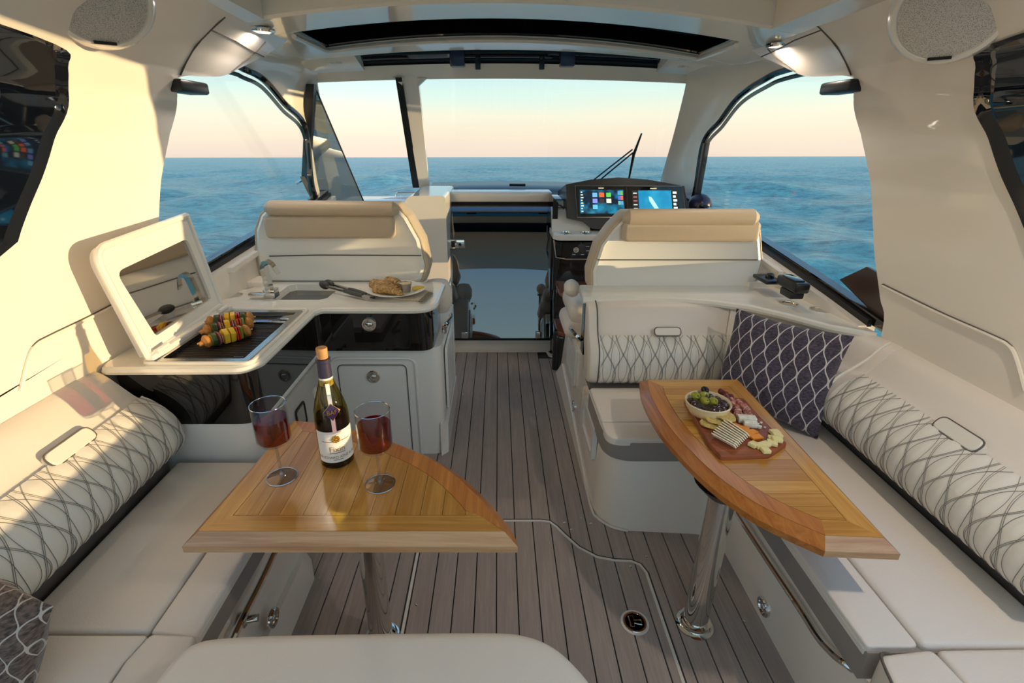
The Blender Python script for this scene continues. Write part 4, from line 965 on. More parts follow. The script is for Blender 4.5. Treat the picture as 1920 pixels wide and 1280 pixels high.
# ================================================================== COMPANIONWAY DOOR, JAMBS
dn = thing('door_1', 'glossy black curved companionway door', 'door', (0, 3.8, 0), kind='structure')
dp_ = cat([Vector((3.76, .135, 0)), Vector((3.84, .40, 0)), Vector((3.925, .68, 0)), Vector((4.0, .90, 0)), Vector((4.09, 1.05, 0)), Vector((4.18, 1.14, 0)), Vector((4.30, 1.175, 0))], 6)
mb = MB(); mb.grid(lambda u, v: (lambda q: Vector((-.405+.83*u, q.x, q.y)))(dp_[round(v*(len(dp_)-1))]), 6, len(dp_)-1)
mb.grid(lambda u, v: (lambda q: Vector((-.405+.83*u, q.x+.03, q.y-.004)))(dp_[round(v*(len(dp_)-1))]), 6, len(dp_)-1)
ob('door_panel', mb, DOORM, dn, flip=True)
ob('door_sill', MB().box((-.42, 3.79, 0), (.44, 3.95, .125), .015), GEL, dn)
ob('sill_gasket', MB().box((-.40, 3.755, .118), (.43, 3.80, .138), .004), BLACKM, dn)
p = Py(857, 457, 3.965); lk = ob('door_lock', MB().box(p+Vector((-.072, -.02, -.035)), p+Vector((.062, .01, .038)), .008), CHROME, dn)
ob('lock_slot', MB().box(p+Vector((-.045, -.024, -.024)), p+Vector((-.015, -.018, .026)), .003), BLACKM, lk); ob('lock_cylinder', MB().lathe([(.012, 0), (.012, .006), (.001, .007)], p+Vector((.025, -.019, 0)), ax=(0, -1, 0)), BLACKM, lk)
for u in (871, 1010): p = Py(u, 627, 3.76); ob('door_hinge', MB().box(p+Vector((-.025, -.012, -.03)), p+Vector((.025, .004, .025)), .004), CHROME, dn)
jb = thing('trim_2', 'white moulded jamb beside the companionway', 'door frame', (-.55, 3.9, 0), kind='structure')
jt = Py(800, 366, 3.78).z
ob('jamb', MB().prism(rounded([(-.74, jt-.16), (-.66, jt), (-.385, jt), (-.385, 0), (-.74, 0)], [.1, .06, .03, 0, 0], 6), 3.74, 4.5, axis=1), GEL, jb)
ob('jamb_right', MB().prism([(.415, 0), (.455, 0), (.455, 1.20), (.415, 1.24)], 3.86, 4.4, axis=1), BLACK, jb)
ob('header', MB().box((-.40, 4.18, 1.165), (.44, 4.40, Py(934, 358, 4.25).z), .015), GEL, jb)
ob('lower_hull', MB().box((-1.40, 4.42, -.2), (1.5, 4.5, 1.1)), GEL, jb)
# ================================================================== HELM CONSOLE
hc = thing('helm_console', 'black helm console with two glowing displays ahead of the sunlit seat', 'console', (.95, 3.95, 0))
y = 3.80
face = [Py(u, v, y) for u, v in ((1063, 347), (1110, 338), (1165, 334), (1220, 338), (1288, 350), (1293, 398), (1180, 432), (1110, 428), (1095, 415), (1064, 408))]
# tilted pod
def pod(p, k): return p+Vector((0, k+(p.z-1.1)*.25, 0))
ob('display_pod', MB().loft([[pod(p, .0) for p in face], [pod(p, .5)+Vector((0, 0, -.10)) for p in face]]), BLACKM, hc)
bod = [(.425, 4.42), (.425, 3.75), (.50, 3.72), (1.45, 3.72), (1.45, 4.42)]
ob('console_body', MB().prism(bod, .55, .93), BLACK, hc)
p = Py(1070, 440, 3.72)
ob('console_shelf', MB().prism(rounded([(.41, 3.72), (.45, 3.66), (1.4, 3.66), (1.4, 4.0), (.41, 4.0)], [.03, .04, 0, 0, 0]), .955, 1.0, bev=.015, seg=3), WHITE, hc)
ob('shelf_rise', MB().prism([(3.80, .99), (3.86, .99), (3.95, 1.14), (3.95, 1.16), (3.90, 1.14)], .41, .70, axis=0), WHITE, hc)
ob('console_back', MB().box((.425, 3.93, .98), (.58, 4.42, 1.22), .01), BLACK, hc)
for u in (1061, 1098):
    p = Pz(u, 437, 1.0); ob('cup_holder', MB().lathe([(.042, 0), (.042, .006), (.036, .008), (.034, -.002), (.001, -.002)], p), CHROME, hc)
p = Py(1046, 394, 3.925); av = ob('air_vent', MB().lathe([(.048, 0), (.048, .012), (.040, .016), (.034, .008), (.001, .008)], p, ax=(0, -1, 0)), STEEL, hc)
for i in range(3): ob('vent_blade', MB().box(p+Vector((-.03, -.014, -.02+i*.018)), p+Vector((.03, -.008, -.012+i*.018))), BLACKM, av)
p = Py(1080, 468, 3.718); ob('start_knob', MB().lathe([(.024, 0), (.024, .006), (.020, .012), (.015, .012), (.013, .006), (.001, .008)], p, ax=(0, -1, 0)), CHROME, hc)
for du, dv in ((22, -6), (22, 2), (12, 9), (-4, 9)):
    p = Py(1080+du, 468+dv, 3.717); ob('switch_mark', MB().box(p+Vector((-.012, -.002, -.002)), p+Vector((.012, .001, .002))), TRIMW, hc)
ob('console_trim', MB().tube([Py(1038, 450, 3.72), Py(1042, 482, 3.72), Py(1062, 486, 3.72), Py(1100, 486, 3.72)], .007, 8), CHROME, hc)
# displays
def screen_mat(name, c1, c2, e):
    m, nt, b = newmat(name); t = nd(nt, 'TexCoord'); n = nd(nt, 'TexNoise', Scale=14.0, Detail=2.0); nt.links.new(t.outputs['Object'], n.inputs[0])
    f = mth(nt, 'MULTIPLY_ADD', n.outputs[0], 4.0, -1.6); r = mix(nt, f, lin(c1), lin(c2)); nt.links.new(r, b.inputs['Emission Color']); b.inputs['Emission Strength'].default_value = e
    b.inputs['Base Color'].default_value = (.01, .01, .012, 1); b.inputs['Roughness'].default_value = .08; return m
S1 = screen_mat('chart_app_screen', (6, 26, 44), (20, 120, 150), .55); S2 = screen_mat('chart_screen', (18, 120, 160), (30, 138, 172), .6)
def em(c, e=.5): 
    k = 'emit_%d_%d_%d' % c
    if k not in MATS: mat(k, c, .4, emis=e)
    return MATS[k]
def pq(u, v, d=0): return pod(Py(u, v, y), -d)
def quad(name, u0, u1, v0, v1, m, par, d, th=.004): 
    a = [pq(u0, v1, d), pq(u1, v1, d), pq(u1, v0, d), pq(u0, v0, d)]
    return ob(name, MB().loft([a, [p+Vector((0, th, 0)) for p in a]]), m, par)
d1 = quad('display', 1082, 1177, 350, 406, BLACK, hc, .008, .02)
ob('display_rim', MB().tube([pq(*q, .009) for q in ((1080, 349), (1283, 350), (1286, 407), (1082, 407))], .0035, 6, closed=True), STEEL, hc)
quad('screen_image', 1088, 1171, 357, 400, S1, d1, .011)
cols = [(90, 150, 190), (236, 80, 40), (70, 170, 60), (110, 120, 200), (40, 30, 30), (200, 200, 180), (80, 160, 190)]
for k, (i, j) in enumerate(((0, 0), (1, 0), (2, 0), (0, 1), (1, 1), (2, 1), (0, 2))):
    quad('app_icon', 1112+i*13, 1121+i*13, 362+j*11, 370+j*11, em(cols[k]), d1, .0135, .002)
for k, c_ in enumerate(((60, 130, 180), (90, 150, 60), (60, 90, 190), (230, 80, 50), (90, 150, 150), (70, 130, 170))):
    quad('app_icon', 1160+(k % 2)*5, 1164.5+(k % 2)*5, 359+(k//2)*9, 366+(k//2)*9, em(c_), d1, .0135, .002)
for k in range(8): quad('scale_tick', 1090, 1093+(k % 3), 360+k*5, 362+k*5, em((190, 200, 190)), d1, .0135, .002)
quad('maker_bar', 1124, 1134, 352.5, 354.5, em((200, 190, 170), .2), d1, .012, .002)
d2 = quad('display', 1180, 1283, 351, 406, BLACK, hc, .008, .02)
quad('screen_image', 1199, 1261, 358, 404, S2, d2, .011); quad('data_column', 1187, 1198, 358, 404, em((24, 24, 28), .1), d2, .011); quad('data_column', 1262, 1273, 358, 404, em((20, 24, 24), .1), d2, .011)
isl = [pq(u, v, .0135) for u, v in ((1218, 369), (1223, 370), (1228, 378), (1234, 388), (1239, 398), (1232, 398), (1225, 387), (1219, 377))]
ob('chart_island', MB().loft([isl, [p+Vector((0, .002, 0)) for p in isl]]), em((150, 200, 210)), d2)
for k in range(5): quad('data_readout', 1264, 1271-(k % 2)*2, 360+k*7, 364+k*7, em((210, 225, 220)), d2, .0135, .002); quad('data_readout', 1189, 1196, 362+k*7, 364+k*7, em((150, 90, 90) if k in (1, 2) else (190, 190, 190)), d2, .0135, .002)
quad('maker_bar', 1222, 1234, 353.3, 355.3, em((200, 190, 170), .2), d2, .012, .002)
sw = thing('helm_speaker_pod', 'dark rounded pod at the outboard end of the helm displays', 'speaker pod', Py(1312, 395, 3.85))
p = Py(1312, 384, 3.88); ob('pod_shell', MB().ball(p, .085, (1, 1.2, 1)), mat('pod_blue', (44, 42, 66), .3), sw); ob('pod_speaker', MB().lathe([(.05, 0), (.05, .01), (.03, .016), (.001, .012)], p+Vector((-.01, -.085, -.02)), ax=(0, -1, .2)), BLACKM, sw)
# ================================================================== STEPS
st = thing('companionway_steps', 'black moulded steps with two mahogany treads beside the companionway door', 'steps', (.55, 3.6, 0))
ob('step_box', MB().box((.44, 3.70, .0), (1.0, 4.2, .60), .02), BLACK, st); ob('step_box_lower', MB().box((.435, 3.42, 0), (1.0, 3.75, .30), .03, 3), BLACK, st)
ob('step_column', MB().lathe([(.03, 0), (.03, .30), (.025, .32)], (.445, 3.47, 0), n=20), BLACK, st)
for zz, y0, y1 in ((.62, 3.38, 3.75), (.32, 3.38, 3.72)):
    ob('tread', MB().prism(rounded([(.445, y1), (.445, y0), (1.0, y0), (1.0, y1)], [0, .08, 0, 0]), zz-.02, zz+.008, bev=.006), STEPW, st)
# ================================================================== SPEAKERS
GRIL = mat('speaker_mesh', (196, 188, 176), .6)
m, nt, b = newmat('speaker_cloth'); t = nd(nt, 'TexCoord'); v = nd(nt, 'TexVoronoi', Scale=420.0); nt.links.new(t.outputs['Object'], v.inputs[0])
nt.links.new(mix(nt, mth(nt, 'LESS_THAN', v.outputs['Distance'], .33), lin((214, 204, 190)), lin((130, 122, 112))), b.inputs['Base Color']); b.inputs['Roughness'].default_value = .7; CLOTH = m
for side, lab in ((1, 'round grille speaker under the starboard side of the hardtop'), (-1, 'round grille speaker under the port side of the hardtop')):
    c = Px(1782, 24, 1.36) if side > 0 else Px(182, -6, -1.21)
    ax = Vector((-side*.62, -.62, -.48)).normalized()
    s_ = thing('hardtop_speaker', lab, 'speaker', c, 'hardtop speakers')
    ob('speaker_pod', MB().lathe([(.17, -.16), (.172, -.08), (.160, -.02), (.146, .0), (.134, .004), (.130, .0)], c, ax=ax, n=40), GEL, s_)
    ob('grille', MB().lathe([(.130, -.004), (.128, .004), (.09, .012), (.05, .016), (.001, .017)], c, ax=ax, n=40), CLOTH, s_)
    q = Vector((0, 0, 1)).rotation_difference(ax); dn_ = (Vector((0, 0, -1))-ax*Vector((0, 0, -1)).dot(ax)).normalized(); sd = ax.cross(dn_)
    pc = c+dn_*.126+ax*.008
    ob('maker_tag', MB().add([pc+sd*a_+dn_*b2+ax*k for k in (0, .004) for a_, b2 in ((-.03, -.004), (.03, -.004), (.03, .004), (-.03, .004))], [(0, 1, 2, 3), (4, 5, 6, 7), (0, 1, 5, 4), (1, 2, 6, 5), (2, 3, 7, 6), (3, 0, 4, 7)]), BLACKM, s_)
ORD = ['first', 'second', 'third', 'fourth', 'fifth', 'sixth', 'seventh', 'eighth', 'ninth']
# ================================================================== LETTERING
def text_mesh(s, size):
    cu = bpy.data.curves.new('txt', 'FONT'); cu.body = s; cu.size = size; cu.align_x = 'CENTER'; cu.align_y = 'CENTER'; cu.resolution_u = 3
    to = bpy.data.objects.new('txt', cu); COL.objects.link(to); dg = bpy.context.evaluated_depsgraph_get()
    me = bpy.data.meshes.new_from_object(to.evaluated_get(dg)); vs = [v.co.copy() for v in me.vertices]; fs = [tuple(p.vertices) for p in me.polygons]
    bpy.data.objects.remove(to); bpy.data.curves.remove(cu); bpy.data.meshes.remove(me); return vs, fs
# ================================================================== WINE
BG = glassmat('olive_bottle_glass', (.62, .52, .16), .05, .8); WINE = glassmat('red_wine', (.62, .03, .05), .05, .8); WINED = mat('wine_in_bottle', (26, 12, 10), .1)
GOLD = mat('gold_print', (196, 150, 60), .3, metal=.7); PAPER = mat('label_paper', (244, 240, 230), .5); CAPS = mat('bottle_capsule', (58, 52, 74), .35); CORK = mat('cork', (206, 148, 92), .8, var=.25, vscale=(60, 60, 60)); PURP = mat('label_purple', (62, 40, 88), .5); INK = mat('label_ink', (80, 74, 66), .6)
B0 = Vector((-.522, 1.343, TZ)); FA = math.atan2(-.90, .40)
bt_ = thing('wine_bottle', 'dark green red wine bottle with cork standing on the teak cocktail table', 'bottle', B0)
ob('bottle_glass', MB().lathe([(.046, 0), (.052, .006), (.0525, .02), (.0525, .17), (.050, .195), (.043, .225), (.032, .258), (.0235, .285), (.0195, .305), (.0185, .33)], B0, n=40), BG, bt_)
ob('wine', MB().lathe([(.044, .006), (.048, .012), (.048, .165), (.046, .178), (.001, .178)], B0, n=32), WINED, bt_)
ob('capsule', MB().lathe([(.0205, .30), (.0195, .345), (.0195, .352), (.0218, .354), (.0218, .364), (.017, .366)], B0, n=24), CAPS, bt_)
ob('cork', MB().lathe([(.0155, .36), (.0165, .397), (.0155, .399), (.001, .3995)], B0, n=20), CORK, bt_)
def wrap(r, h, w_, hh, n=16, tilt=0): 
    mb = MB(); mb.grid(lambda u, v: B0+Vector((r*math.cos(FA+(u-.5)*w_/r), r*math.sin(FA+(u-.5)*w_/r), h+(v-.5)*hh)), n, 2); return mb
ob('label', wrap(.0532, .083, .135, .112), PAPER, bt_, flip=False)
ob('neck_label', wrap(.0208, .292, .055, .026), PAPER, bt_, flip=False)
def strip_r(h): return interp([(.17, .0530), (.195, .0505), (.225, .0438), (.258, .0332), (.285, .0255), (.31, .021)], h)
mb = MB(); mb.grid(lambda u, v: (lambda h: B0+Vector((strip_r(h)*math.cos(FA+(u-.5)*.012/strip_r(h)), strip_r(h)*math.sin(FA+(u-.5)*.012/strip_r(h)), h)))(.135+v*.155), 3, 24); ob('seal_strip', mb, PAPER, bt_, flip=False)
def wraptext(s, size, h, r, m, par, name='lettering', rot=False):
    vs, fs = text_mesh(s, size); out = []
    for v in vs:
        a, z = (v.x, v.y)
        if rot: a, z = -v.y, v.x
        rr = (r(h+z) if callable(r) else r); out.append(B0+Vector((rr*math.cos(FA+a/rr), rr*math.sin(FA+a/rr), h+z)))
    return ob(name, MB().add(out, fs), m, par, flip=False)
wraptext('BOUCHARD AÎNÉ & FILS', .0128, .046, .0537, GOLD, bt_); wraptext('Fixin', .026, .075, .0537, GOLD, bt_)
wraptext('2017', .013, .288, .0213, INK, bt_)
for w_, h in ((.05, .062), (.03, .037), (.09, .104)): ob('label_rule', wrap(.0537, h, w_, .0022), GOLD, bt_, flip=False)
crest = MB()
for k in range(8): a = k*PI/4; crest.ball(B0+Vector((.0537*math.cos(FA+.009*math.cos(a)/.0537), .0537*math.sin(FA+.009*math.cos(a)/.0537), .112+.009*math.sin(a))), .0045, (1, 1, 1), n=8)
crest.ball(B0+Vector((.0537*math.cos(FA), .0537*math.sin(FA), .112)), .006, n=8); ob('crest', crest, GOLD, bt_)
def diamond(sz, off):
    mb = MB(); c_ = .205; vs = []
    for a, z in ((0, -sz), (sz, 0), (0, sz), (-sz, 0)):
        h = c_+z; r = strip_r(h)+off; vs.append(B0+Vector((r*math.cos(FA+a/r), r*math.sin(FA+a/r), h)))
    r = strip_r(c_)+off+.001; vs.append(B0+Vector((r*math.cos(FA), r*math.sin(FA), c_))); return mb.add(vs, [(0, 1, 4), (1, 2, 4), (2, 3, 4), (3, 0, 4)])
ob('badge_border', diamond(.0275, .0015), GOLD, bt_, flip=False); bd = ob('badge', diamond(.025, .0025), PURP, bt_, flip=False)
wraptext('BAF', .018, .205, lambda h: strip_r(h)+.0045, GOLD, bd)
for (u, v), lab in (((529, 894), 'glass of red wine nearer the port sofa on the cocktail table'), ((713, 907), 'glass of red wine right of the bottle on the cocktail table')):
    g0 = Pz(u, v, TZ)
    t_ = thing('wine_glass', lab, 'wine glass', g0, 'red wine glasses')
    ob('foot', MB().lathe([(.045, 0), (.045, .0025), (.03, .005), (.010, .008), (.006, .014)], g0, n=36), GLASSW, t_)
    ob('stem', MB().lathe([(.0062, .012), (.0048, .03), (.0046, .10), (.0065, .122)], g0, n=14), GLASSS, t_)
    ob('bowl', MB().lathe([(.0065, .122), (.030, .126), (.045, .132), (.0495, .142), (.0495, .258), (.048, .259), (.0478, .146), (.044, .136), (.02, .131), (.001, .130)], g0, n=40, caps=False), GLASSW, t_)
    ob('wine', MB().lathe([(.001, .1325), (.030, .1345), (.044, .1385), (.0470, .146), (.0470, .213), (.001, .213)], g0, n=36, caps=False), WINE, t_)
    ob('rim', MB().tube([g0+Vector((.0488*math.cos(a*PI/20), .0488*math.sin(a*PI/20), .2585)) for a in range(40)], .0013, 6, closed=True), GLASSR, t_)
    ob('foot_rim', MB().tube([g0+Vector((.045*math.cos(a*PI/20), .045*math.sin(a*PI/20), .0016)) for a in range(40)], .0016, 6, closed=True), GLASSR, t_)
# ================================================================== SNACK BOARD
BZ = TZ+.018
sb_ = [Pz(u, v, BZ) for u, v in ((1284, 747), (1300, 738), (1395, 746), (1425, 780), (1476, 830), (1443, 851), (1352, 855), (1328, 828))]
bd_ = ob('serving_board', MB().prism(rounded([(p.x, p.y) for p in sb_], .012, 3), TZ, BZ, bev=.004, seg=2), BOARDW); tag(bd_, 'reddish wooden serving board holding the snacks on the long table', 'board')
BC = Pz(1326, 762, BZ+.03)
bw = thing('olive_bowl', 'small cream bowl filled with olives on the serving board', 'bowl', (BC.x, BC.y, BZ))
ob('bowl_shell', MB().lathe([(.045, 0), (.062, .008), (.076, .03), (.082, .052), (.080, .055), (.076, .052), (.068, .03), (.05, .014), (.001, .012)], (BC.x, BC.y, BZ), n=36), mat('cream_bowl', (232, 212, 170), .45, var=.08), bw)
OLG = mat('green_olive', (150, 148, 44), .25, coat=.3); OLD = mat('dark_olive', (56, 26, 30), .2, coat=.4); OLB = mat('black_olive', (22, 22, 26), .2); HOLE = mat('olive_pit_hole', (84, 78, 30), .6)
spots = []
random.seed(3)
for i in range(34):
    for _ in range(40):
        a, r = random.uniform(0, 2*PI), .062*math.sqrt(random.random()); q = (r*math.cos(a), r*math.sin(a))
        if all((q[0]-s_[0])**2+(q[1]-s_[1])**2 > .0175**2 for s_ in spots): spots.append(q); break
gre = {(1305, 757), (1320, 752), (1321, 766), (1336, 768)}
gpos = [Pz(u, v, BZ+.055) for u, v in ((1304, 744), (1320, 743), (1321, 753), (1337, 754))]
gsp = [(p.x-BC.x, p.y-BC.y) for p in gpos]
spots = [s_ for s_ in spots if all((s_[0]-g_[0])**2+(s_[1]-g_[1])**2 > .019**2 for g_ in gsp)]
def olive(q, z, m, lab, grp, hole=False, sz=1):
    M = Matrix.Rotation(random.uniform(0, 6.3), 4, 'Z') @ Matrix.Rotation(random.uniform(-.5, .5), 4, 'X')
    c = Vector((BC.x+q[0], BC.y+q[1], z)); o_ = ob('olive', MB().ball(c, .0135*sz, (1.3, 1, 1), M, n=10), m)
    tag(o_, lab, 'olive', grp)
    if hole: ob('pit_hole', MB().ball(c+Vector((.003, -.012, .006)), .0042, n=8), HOLE, o_)
for q in spots: olive(q, BZ+.041+.012*(1-(q[0]**2+q[1]**2)/.0038), OLD, 'dark purple olive in the cream bowl', 'dark olives in the bowl')
for q, w9 in zip(gsp, ('leftmost', 'second from left', 'third from left', 'rightmost')): olive(q, BZ+.060, OLG, 'pitted green olive in the cream bowl, %s of the four green ones' % w9, 'green olives in the bowl', True, 1.1)
olive((Pz(1322, 729, BZ+.07).x-BC.x, Pz(1322, 729, BZ+.07).y-BC.y-.0), BZ+.066, OLB, 'single shiny black olive at the far rim of the cream bowl', 'black olive', False, 1.05)
CRK = mat('seed_cracker', (206, 176, 104), .8, var=.35, vscale=(160, 160, 160), bump=.8, bscale=(300, 300, 300))
for (u, v), rz, tl, h, lab in (((1337, 794), .3, 0, .006, 'seeded round cracker lying lowest beside the flat crackers'), ((1341, 785), .9, .12, .016, 'seeded round cracker in the middle of the small pile'), ((1357, 779), .5, .22, .024, 'seeded round cracker topmost of the small pile')):
    c = Pz(u, v, BZ+h); mb = MB(); k = 24
    rad = [1+.05*math.sin(3*a+u)+.03*math.sin(7*a+v) for a in [2*PI*i/k for i in range(k)]]
    rg = [[Vector((.046*s_*rad[i]*math.cos(2*PI*i/k), .042*s_*rad[i]*math.sin(2*PI*i/k), z_+.002*math.sin(5*i)*(s_ > .5))) for i in range(k)] for s_, z_ in ((.96, 0), (1, .003), (.96, .006), (.5, .0075), (.02, .007))]
    mb.loft(rg); mb.xf(Matrix.Translation(c) @ Matrix.Rotation(tl, 4, 'Y') @ Matrix.Rotation(rz, 4, 'Z')); tag(ob('round_cracker', mb, CRK), lab, 'cracker', 'seeded round crackers')
FCR = mat('pale_flat_cracker', (248, 236, 210), .7, var=.1, vscale=(60, 60, 60))
n = 9
for i in range(n):
    a = Pz(1336+i*3.2, 815-i*2.9, BZ+.012); b_ = Pz(1378+i*2.9, 838-i*2.4, BZ+.012)
    d = (b_-a); L_ = d.length; d.normalize(); mb = MB()
    pts = [(0, -.012), (L_, -.012)]+[(L_+(.003 if j % 2 else 0), -.012+.024*j/6) for j in range(1, 6)]+[(L_, .012), (0, .012)]
    mb.prism(pts, -.0016, .0016); ang = math.atan2(d.y, d.x)
    mb.xf(Matrix.Translation(a+Vector((0, 0, .002+.001*i))) @ Matrix.Rotation(ang, 4, 'Z') @ Matrix.Rotation(math.radians(-48), 4, 'X'))
    tag(ob('flat_cracker', mb, FCR), ('thin pale flat cracker, %s of the fanned row counted from the near board edge' % ORD[i]), 'cracker', 'fanned flat crackers')
CHD = mat('cheddar', (236, 146, 42), .5); WCH = mat('pale_cheese', (238, 222, 158), .5, var=.08, vscale=(40, 40, 40)); BLC = mat('blue_cheese', (232, 226, 210), .6, var=.2, vscale=(70, 70, 70))
def slab(name, u, v, h, sx, sy, sz, rz, m, lab, catg, grp, tl=0):
    c = Pz(u, v, BZ+h); mb = MB().box((-sx/2, -sy/2, 0), (sx/2, sy/2, sz), .0025, 2); mb.xf(Matrix.Translation(c) @ Matrix.Rotation(rz, 4, 'Z') @ Matrix.Rotation(tl, 4, 'Y')); tag(ob(name, mb, m), lab, catg, grp)
for k9, (u, v, h, rz, tl) in enumerate(sorted(((1369, 800, .001, .3, 0), (1376, 801, .009, .5, .1), (1386, 804, .002, .8, .15), (1397, 807, .002, 1.1, .1), (1409, 812, .002, .5, .1), (1417, 821, .001, .2, 0), (1405, 815, .002, .7, 0)))):
    slab('cheddar_slice', u, v, h, .042, .026, .009, rz, CHD, 'orange cheddar slice on the board, %s of seven counted from the left' % ORD[k9], 'cheese', 'orange cheddar slices', tl)
for k9, (u, v, h, rz, tl) in enumerate(sorted(((1452, 813, .001, .05, 0), (1456, 818, .004, -.1, .1), (1449, 825, .001, -.3, 0), (1456, 826, .010, -.2, .05), (1447, 833, .002, -.4, 0), (1412, 836, .001, .6, .1), (1424, 838, .001, .2, 0), (1434, 836, .002, .4, 0), (1434, 846, .001, 1.6, 0)))):
    slab('pale_cheese_cube', u, v, h, .032, .026, .013, rz, WCH, 'pale yellow cheese piece on the board, %s of nine counted from the left' % ORD[k9], 'cheese', 'pale cheese pieces', tl)
slab('blue_cheese_wedge', 1399, 790, .001, .062, .030, .022, -.15, BLC, 'white blue-cheese wedge beside the cured meat', 'cheese', None)
slab('blue_cheese_piece', 1406, 799, .001, .046, .024, .020, -.2, BLC, 'marbled blue-cheese piece in front of the white wedge', 'cheese', None)
for k9, (u, v, s_) in enumerate(((1420, 795, .014), (1424, 800, .016), (1427, 792, .010), (1434, 801, .008))):
    tag(ob('cheese_crumb', MB().ball(Pz(u, v, BZ+s_*.5), s_*.6, (1, .8, .8), n=6), BLC), 'white cheese crumb beside the blue cheese, %s counted from the left' % ORD[k9], 'cheese', 'blue cheese crumbs')
def meatmat(n, a, b_):
    m, nt, b = newmat(n); t = nd(nt, 'TexCoord'); x = nd(nt, 'TexNoise', Scale=60.0, Detail=4.0, Distortion=2.0); nt.links.new(t.outputs['Object'], x.inputs[0]); nt.links.new(mix(nt, mth(nt, 'MULTIPLY_ADD', x.outputs[0], 4.0, -1.7), lin(a), lin(b_)), b.inputs['Base Color']); b.inputs['Roughness'].default_value = .35; return m
MT1 = meatmat('dark_ham', (92, 22, 26), (140, 60, 52)); MT2 = meatmat('pale_ham', (164, 84, 70), (224, 178, 156))
for u0, v0, u1, v1, r, m, lab in ((1362, 745, 1378, 771, .015, MT1, 'dark red cured meat roll beside the olive bowl'), (1357, 760, 1366, 777, .012, MT1, 'short dark cured meat roll tucked against the bowl'), (1371, 752, 1385, 777, .015, MT2, 'pink cured ham fold in the middle of the meats'), (1384, 755, 1402, 770, .015, MT2, 'pale cured ham fold nearest the board edge'), (1380, 780, 1410, 777, .011, MT2, 'pink cured ham fold in front of the other meats'), (1350, 733, 1372, 745, .012, MT1, 'dark cured sausage piece behind the olive bowl')):
    a, b_ = Pz(u0, v0, BZ+r*.9), Pz(u1, v1, BZ+r*.9); path = [a.lerp(b_, i/10)+Vector((.003*math.sin(i*1.7), .003*math.cos(i*2.1), .0025*math.sin(i*2.6))) for i in range(11)]
    mb = MB(); mb.tube(path, [r*(.75+.3*math.sin(i*1.3+u0) ** 2) for i in range(11)], 12); mb.lathe([(r*.9, 0), (r*.5, .002), (r*.45, -.006), (.0005, -.006)], b_, ax=(b_-a), n=12)
    tag(ob('cured_meat', mb, m), lab, 'cured meat', 'cured meats on the board')
